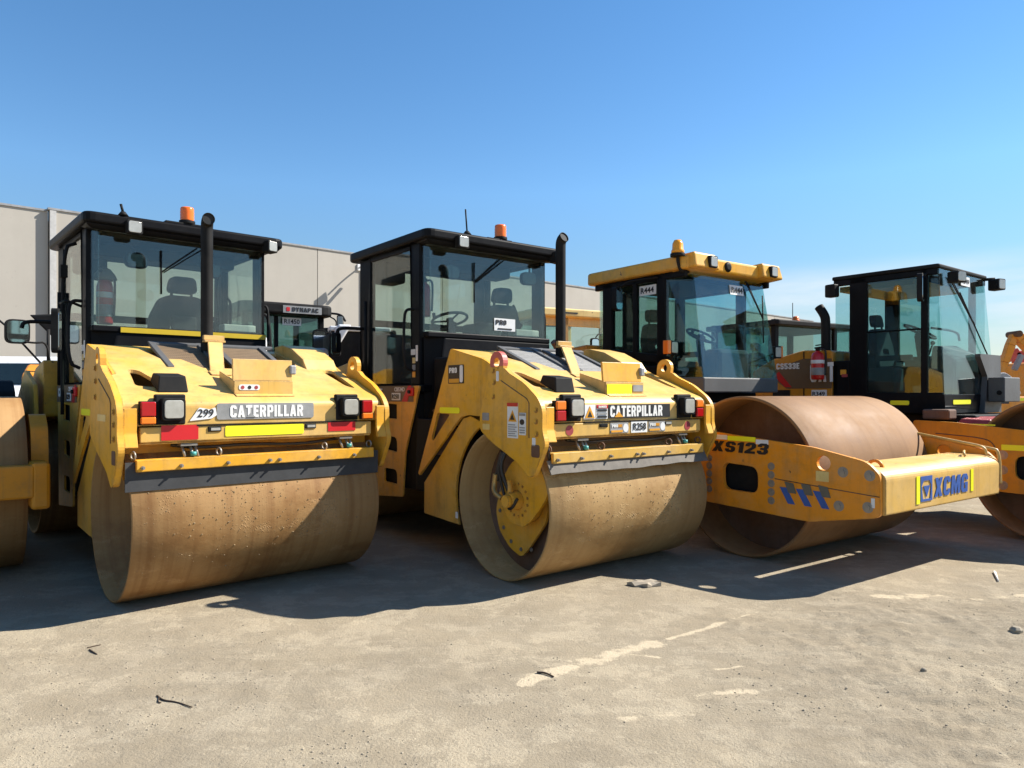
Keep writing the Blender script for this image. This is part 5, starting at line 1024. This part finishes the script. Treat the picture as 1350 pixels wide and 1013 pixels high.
# white van at the far left
wv = frame_at('van', 'white van with dark windscreen parked behind the left edge roller', 'van', -42, 12.6, 84)
MB().prism(rp([(-.9, .45), (-.9, 1.55, .1), (.0, 1.75, .1), (.55, 2.3, .15), (3.8, 2.4, .15), (3.85, .45)], .05), FU, -.35, 1.28).obj('body', 'white_paint', wv, .09, 4)
MB().hexa([(-.28, -.02, 1.79), (1.2, -.02, 1.79), (1.2, .02, 1.77), (-.28, .02, 1.77)], [(-.2, .39, 2.17), (1.12, .39, 2.17), (1.12, .43, 2.15), (-.2, .43, 2.15)]).obj('windscreen', 'window_dark', wv, .01)
MB().hexa([(-.2, .06, 1.70), (1.12, .06, 1.70), (1.12, .2, 1.6), (-.2, .2, 1.6)], [(-.16, .38, 2.0), (1.08, .38, 2.0), (1.08, .5, 1.95), (-.16, .5, 1.95)]).obj('dashboard', 'dark_interior', wv)
MB().box(-.25, 1.18, -.93, -.89, .8, 1.1).obj('grille', 'black_matt', wv, .02)
for x in (-.38, 1.08):
    for y in (.1, 3.0): MB().lathe([(.2, 0), (.34, 0), (.36, .06), (.36, .18), (.34, .24), (.2, .24)], (x, y, .36), (1, 0, 0), 28, True).obj('wheel', 'rubber', wv)
# yellow loader with mirrors in the gap on the left
ld = frame_at('loader', 'yellow loader with mirrors on thin arms in the gap left of the tandem rollers', 'loader', 34, 9.4, 65)
MB().prism(rp([(-.3, .8), (-.3, 1.85), (.1, 2.0), (1.6, 2.0), (1.6, .8)], .06), FU, .0, .42).obj('body', 'yellow_orange', ld, .03)
MB().box(.02, .2, -.32, -.29, 1.55, 1.62).obj('reflective_strip', 'hivis_yellow', ld); MB().box(.28, .42, -.34, -.28, 1.6, 1.9).obj('lamp_cluster', 'rust_brown', ld, .01); MB().box(.3, .36, -.36, -.33, 1.68, 1.85).obj('indicator', 'orange_lens', ld, .008)
MB().lathe([(.2, 0), (.58, 0), (.62, .1), (.62, .3), (.58, .4), (.2, .4)], (-.02, .4, .62), (1, 0, 0), 34, True).obj('wheel', 'rubber', ld)
MB().lathe([(.2, 0), (.58, 0), (.62, .1), (.62, .3), (.58, .4), (.2, .4)], (-.02, 1.9, .62), (1, 0, 0), 34, True).obj('wheel', 'rubber', ld)
side_mirror(ld, [(.3, -.2, 2.0), (.27, -.25, 2.28), (.15, -.3, 2.26), (.05, -.32, 2.27)], (-.03, -.34, 2.40), .27, .31, R(20))
side_mirror(ld, [(.2, -.2, 2.0), (-.3, -.1, 2.62), (-.38, -.2, 2.55)], (-.38, -.22, 2.42), .18, .27, R(10))
MB().tube([(.28, -.2, 1.9), (.28, -.2, 2.45)], .02, 8).obj('mirror_post', 'black_matt', ld)
MB().hexa([(.33, .1, 2.32), (.45, .1, 2.2), (.45, .6, 2.2), (.33, .6, 2.32)], [(.02, .1, 2.66), (.5, .1, 2.70), (.5, .7, 2.70), (.02, .7, 2.66)]).obj('canopy', 'black_matt', ld, .02)
MB().box(.34, .42, .3, .42, 1.9, 2.6).obj('canopy_post', 'black_matt', ld, .01)

# ------------------------------------------------------------------ warehouse wall
U_C1, U_C2, U_F = 3.71, 3.99, 3.55
def wall_obj():
    az = 48.2; A = at(375, 322, 30); ht = A.z
    t = thing('warehouse_wall', 'long grey concrete panel warehouse wall behind the parked rollers', 'wall', (A.x, A.y, 0), R(90 - az))
    x = -22.5; ws = [-11.2, -11.0]
    joints = [-40, -29, -18.5, -8.4, 1.5, 8.2, 14.8, 21.4, 28.0, 34.6, 41.2, 48]
    for i, (a, b) in enumerate(zip(joints[:-1], joints[1:])):
        dz = 0 if i > 2 else -.05; dy_ = 0 if i > 2 else .14
        MB().box(a + .015, b - .015, dy_, dy_ + .3, 0, ht + dz).obj('panel', 'concrete_panel', t)
    MB().box(-40, -8.3, .445, .5, 0, ht - .3).obj('joint_backing', 'black_matt', t); MB().box(-8.35, 48, .1, .2, 0, ht - .05).obj('joint_backing', 'black_matt', t)
    cp = MB().box(-40, -8.45, .10, .50, ht - .048, ht + .02); cp.box(-8.44, 48, -.04, .36, ht + .002, ht + .07); cp.obj('capping', 'grey_steel', t)
    MB().box(-8.384, -8.2, -.05, .0, 0, ht - .02).obj('downpipe', 'cable_grey', t)
    cd = MB()
    for u in (U_C1, U_C2): cd.cyl((u, -.05, 0), (u, -.05, 7.7), .045, seg=10)
    cd.obj('conduit', 'cable_grey', t)
    return t, ht
WT, HT = wall_obj()
bpy.context.view_layer.update()
fx = thing('floodlight', 'white floodlight and camera bracket fixed high on the concrete warehouse wall', 'floodlight', WT.matrix_world @ Vector((U_F, 0, 7.35)), WT.rotation_euler.z)
f = MB().box(-.12, .12, -.06, 0, -.15, .15); f.tube([(0, -.03, .0), (0, -.4, .12), (0, -.75, .1)], .04, 8); f.obj('bracket', 'white_paint', fx, .01)
lamp(fx, (-.12, -1.0, .05), .34, .24, .25, R(-20), name='lamp_head', body='white_paint'); MB().cyl((.12, -.5, -.05), (.16, -.85, -.12), .07, seg=14).obj('camera', 'white_paint', fx, .01)

# ------------------------------------------------------------------ ground
def vnoise(x, y, seed=0):
    rs = np.random.RandomState(seed); T = rs.rand(256, 256)
    xi = np.floor(x).astype(int); yi = np.floor(y).astype(int); fx_ = x - xi; fy_ = y - yi
    fx_ = fx_ * fx_ * (3 - 2 * fx_); fy_ = fy_ * fy_ * (3 - 2 * fy_)
    g = lambda a, b: T[a % 256, b % 256]
    return (g(xi, yi) * (1 - fx_) + g(xi + 1, yi) * fx_) * (1 - fy_) + (g(xi, yi + 1) * (1 - fx_) + g(xi + 1, yi + 1) * fx_) * fy_
def fbm(x, y, o=5, seed=0, ridge=False):
    s_ = 0; a = 1; tot = 0
    for i in range(o):
        n = vnoise(x, y, seed + i); n = 1 - abs(2 * n - 1) if ridge else n
        s_ = s_ + a * n; tot += a; a *= .55; x = x * 2.03 + 5.1; y = y * 2.03 + 1.7
    return s_ / tot
def smooth(a, b, x): t = np.clip((x - a) / (b - a), 0, 1); return t * t * (3 - 2 * t)
def ground_height(X, Y):
    near = smooth(-7, -4, X) * (1 - smooth(7, 9, X)) * (1 - smooth(7.5, 9.5, Y)) * smooth(.2, 1.0, Y)
    rough = smooth(.3, 2.6, X + .12 * (5 - Y)) * (1 - smooth(5.2, 6.3, Y))
    z = (fbm(X * 1.1, Y * 1.1, 4, 3) - .5) * .02 * near
    z += rough * near * ((fbm(X * 1.6, Y * 3.5, 6, 11) - .5) * .035 + (fbm(X * 4, Y * 9, 6, 31, True) - .55) * .045 * smooth(.45, .6, fbm(X * .9, Y * 1.4, 3, 61)) + (fbm(X * 15, Y * 24, 3, 91, True) - .5) * .018)
    z += near * (fbm(X * 14, Y * 14, 3, 51) - .5) * .006
    flat = smooth(5.0, 5.6, Y) * (1 - smooth(2.0, 2.6, X)) + smooth(6.0, 6.6, Y)
    return z * (1 - np.clip(flat, 0, 1)) - .004
def axis(f0, f1, step, lim):
    a = list(np.arange(f0, f1, step)); d = step; lo = [f0]; hi = [a[-1]]
    while hi[-1] < lim: d *= 1.22; hi.append(hi[-1] + d)
    d = step
    while lo[-1] > -lim: d *= 1.22; lo.append(lo[-1] - d)
    return np.array(sorted(set([round(v, 5) for v in lo + a + hi])))
gx = axis(-4.6, 6.2, .027, 900); gy = axis(1.9, 7.2, .027, 900)
GX, GY = np.meshgrid(gx, gy); GZ = ground_height(GX, GY)
me = bpy.data.meshes.new('ground'); nx, ny = len(gx), len(gy)
co = np.stack([GX, GY, GZ], -1).reshape(-1, 3); me.vertices.add(nx * ny); me.vertices.foreach_set('co', co.ravel())
ii = (np.arange(ny - 1)[:, None] * nx + np.arange(nx - 1)[None, :]).ravel(); qd = np.stack([ii, ii + 1, ii + 1 + nx, ii + nx], -1)
me.loops.add(qd.size); me.loops.foreach_set('vertex_index', qd.ravel().astype(np.int32)); me.polygons.add(len(qd)); me.polygons.foreach_set('loop_start', np.arange(0, qd.size, 4, dtype=np.int32))
me.update(calc_edges=True); me.validate(); me.polygons.foreach_set('use_smooth', [True] * len(me.polygons)); me.materials.append(MATS['dusty_asphalt'])
go = bpy.data.objects.new('ground', me); COL.objects.link(go); go['kind'] = 'structure'
def gz_(x, y): return float(ground_height(np.array([x]), np.array([y]))[0])
def gpt(px, py):
    Y = H * FPX / (py - HY); return ((px - CXP) / FPX * Y, Y)
# loose stones too many to count, and single pieces one can point to
def pebble(mb, x, y, r, rs):
    n = 7; a0 = rs.random() * 6; z = gz_(x, y)
    ring = lambda rr, h, o: [(x + rr * math.cos(a0 + o + 2 * math.pi * i / n) * (.75 + .5 * rs.random()), y + rr * math.sin(a0 + o + 2 * math.pi * i / n) * (.75 + .5 * rs.random()), z + h) for i in range(n)]
    vs = ring(r, -r * .2, 0) + ring(r * .9, r * .35, .3) + ring(r * .5, r * .75, .6)
    fs = [(i, (i + 1) % n, n + (i + 1) % n, n + i) for i in range(n)] + [(n + i, n + (i + 1) % n, 2 * n + (i + 1) % n, 2 * n + i) for i in range(n)] + [tuple(range(2 * n, 3 * n))]
    mb.add(vs, fs)
rs = random.Random(4); mb = MB()
for _ in range(5200):
    px = rs.random() * 1350; py = 770 + 240 * rs.random() ** .8; x, y = gpt(px, py)
    dens = fbm(np.array([x * 1.3]), np.array([y * 1.3]), 3, 77)[0]
    if dens < .45 + .15 * rs.random(): continue
    pebble(mb, x, y, .002 + .005 * rs.random() ** 4, rs)
for _ in range(60):
    px = 1080 + 280 * rs.random(); py = 780 + 140 * rs.random(); x, y = gpt(px, py); pebble(mb, x, y, .002 + .006 * rs.random() ** 3, rs)
mb.obj('gravel', 'stone', None, kind='stuff')
for k, (px, py, r, lab) in enumerate(((1340, 832, .045, 'dark clod of dirt at the right edge of the sunlit ground'), (1218, 888, .02, 'stone at the tip of the rough dirt ridge on the right'))):
    x, y = gpt(px, py); mb = MB(); pebble(mb, x, y, r, rs); tag(mb.obj('stone', 'stone', None, .004), lab, 'stone', 'loose stones on the ground')
def stick(name, mat, pix, r, label, cat, lift=.01, fork=None, group=None):
    P = [Vector((*gpt(*p), 0)) for p in pix]; P = [Vector((p.x, p.y, gz_(p.x, p.y) + r * .7 + lift * .35 * (i % 2))) for i, p in enumerate(P)]
    mb = MB().tube(P, lambda t_: r * (1.1 - .5 * t_), 7)
    if fork:
        F = [Vector((*gpt(*p), 0)) for p in fork]; mb.tube([Vector((p.x, p.y, gz_(p.x, p.y) + r)) for p in F], r * .7, 6)
    return tag(mb.obj(name, mat), label, cat, group)
stick('twig', 'twig', [(207, 917), (215, 923), (232, 924), (253, 932)], .0045, 'thin dark forked twig lying on the sunlit ground', 'twig', .006, [(210, 919), (208, 925), (212, 926)], 'twigs on the ground')
stick('twig', 'twig', [(115, 853), (124, 851), (133, 849)], .004, 'small curved twig left of the first drum shadow edge', 'twig', .004, None, 'twigs on the ground')
stick('twig', 'twig', [(118, 856), (124, 860), (128, 862)], .005, 'short reddish twig stub next to the small curved twig', 'twig', .004, None, 'twigs on the ground')
stick('twig', 'twig', [(708, 888), (718, 889), (730, 894)], .007, 'dark bent twig lying in the pale sand drift', 'twig', .012, None, 'twigs on the ground')
stick('stick', 'pale_wood', [(1311, 755), (1316, 767)], .012, 'short white stick lying on the sunlit ground at right', 'stick', 0)
x, y = gpt(851, 771); mb = MB(); z = .0; n = 16
o_ = [(x + .13 * math.cos(2 * math.pi * i / n) * (.8 + .4 * rs.random()), y + .085 * math.sin(2 * math.pi * i / n) * (.8 + .4 * rs.random())) for i in range(n)]
for i in range(n):
    a, b = o_[i], o_[(i + 1) % n]; m_ = lambda p, k: (x + (p[0] - x) * k, y + (p[1] - y) * k)
    c0, c1 = m_(a, .5), m_(b, .5)
    mb.add([(*a, .0), (*b, .0), (*b, .008 + .012 * (i % 3)), (*a, .008 + .012 * ((i - 1) % 3)), (*c1, .03), (*c0, .03), (x, y, .02)], [(0, 1, 2, 3), (3, 2, 4, 5), (5, 4, 6)])
tag(mb.obj('bark_piece', 'bark', None), 'flat curled piece of bark in front of the R258 drum', 'bark')

# ------------------------------------------------------------------ light, sky, camera
SUN_AZ, SUN_EL = 74., 40.8
sd = Vector((math.sin(R(SUN_AZ)) * math.cos(R(SUN_EL)), math.cos(R(SUN_AZ)) * math.cos(R(SUN_EL)), math.sin(R(SUN_EL))))
L = bpy.data.lights.new('sun', 'SUN'); L.energy = 5.; L.angle = R(.53); L.color = (1, .945, .86)
lo = bpy.data.objects.new('sun', L); COL.objects.link(lo); lo.rotation_euler = (-sd).to_track_quat('-Z', 'Y').to_euler()
W = bpy.data.worlds.new('World'); S.world = W; W.use_nodes = True; nt = W.node_tree; nt.nodes.clear()
N = nt.nodes.new; K = nt.links.new
sky = N('ShaderNodeTexSky'); sky.sky_type = 'NISHITA'; sky.sun_disc = False; sky.sun_elevation = R(SUN_EL); sky.sun_rotation = R(SUN_AZ); sky.air_density = 1.0; sky.dust_density = 0.; sky.ozone_density = 1.0; sky.altitude = 50
tc = N('ShaderNodeTexCoord'); mp = N('ShaderNodeMapping'); mp.inputs['Scale'].default_value = (1.2, 1.2, 7); K(tc.outputs['Generated'], mp.inputs[0])
ns = N('ShaderNodeTexNoise'); ns.inputs['Scale'].default_value = 2.3; ns.inputs['Detail'].default_value = 8; ns.inputs['Roughness'].default_value = .55; K(mp.outputs[0], ns.inputs[0])
cr = N('ShaderNodeValToRGB'); cr.color_ramp.elements[0].position = .34; cr.color_ramp.elements[1].position = .60; K(ns.outputs['Fac'], cr.inputs[0])
sx_ = N('ShaderNodeSeparateXYZ'); K(tc.outputs['Generated'], sx_.inputs[0])
def mr(src, a, b):
    m_ = N('ShaderNodeMapRange'); m_.interpolation_type = 'SMOOTHSTEP'; K(src, m_.inputs[0]); m_.inputs[1].default_value = a; m_.inputs[2].default_value = b; return m_.outputs[0]
def mul(a, b):
    m_ = N('ShaderNodeMath'); m_.operation = 'MULTIPLY'
    for i, v in ((0, a), (1, b)):
        if isinstance(v, float): m_.inputs[i].default_value = v
        else: K(v, m_.inputs[i])
    return m_.outputs[0]
low = mr(sx_.outputs[2], .175, .125); rgt = mr(sx_.outputs[0], .08, .42)
cm = mul(mul(mul(cr.outputs[0], low), rgt), .95)
mx = N('ShaderNodeMix'); mx.data_type = 'RGBA'; K(cm, mx.inputs[0]); hs = N('ShaderNodeHueSaturation'); hs.inputs['Hue'].default_value = .5; hs.inputs['Saturation'].default_value = 1.28; K(sky.outputs[0], hs.inputs['Color']); hv = N('ShaderNodeMapRange'); K(sx_.outputs[2], hv.inputs[0]); hv.inputs[1].default_value = .06; hv.inputs[2].default_value = .27; hv.inputs[3].default_value = .5; hv.inputs[4].default_value = 1.; K(hv.outputs[0], hs.inputs['Value']); K(hs.outputs[0], mx.inputs[6]); mx.inputs[7].default_value = (4.6, 5.1, 5.5, 1)
bg = N('ShaderNodeBackground'); bg.inputs[1].default_value = .088; K(mx.outputs[2], bg.inputs[0])
wo = N('ShaderNodeOutputWorld'); K(bg.outputs[0], wo.inputs[0])

cam = bpy.data.cameras.new('camera'); co_ = bpy.data.objects.new('camera', cam); COL.objects.link(co_)
co_.location = (0, 0, H); co_.rotation_euler = (R(90), 0, 0); cam.sensor_width = 36; cam.lens = FPX / 1350 * 36; cam.shift_y = (HY - 506.5) / 1350; cam.clip_start = .05; cam.clip_end = 3000
S.camera = co_
S.view_settings.view_transform = 'Standard'; S.view_settings.look = 'None'; S.view_settings.gamma = 1; S.view_settings.exposure = 1.08
S.cycles.max_bounces = 10; S.cycles.transparent_max_bounces = 24; S.cycles.glossy_bounces = 4
S.cycles.use_adaptive_sampling = True; S.cycles.adaptive_threshold = .005; S.cycles.use_denoising = True
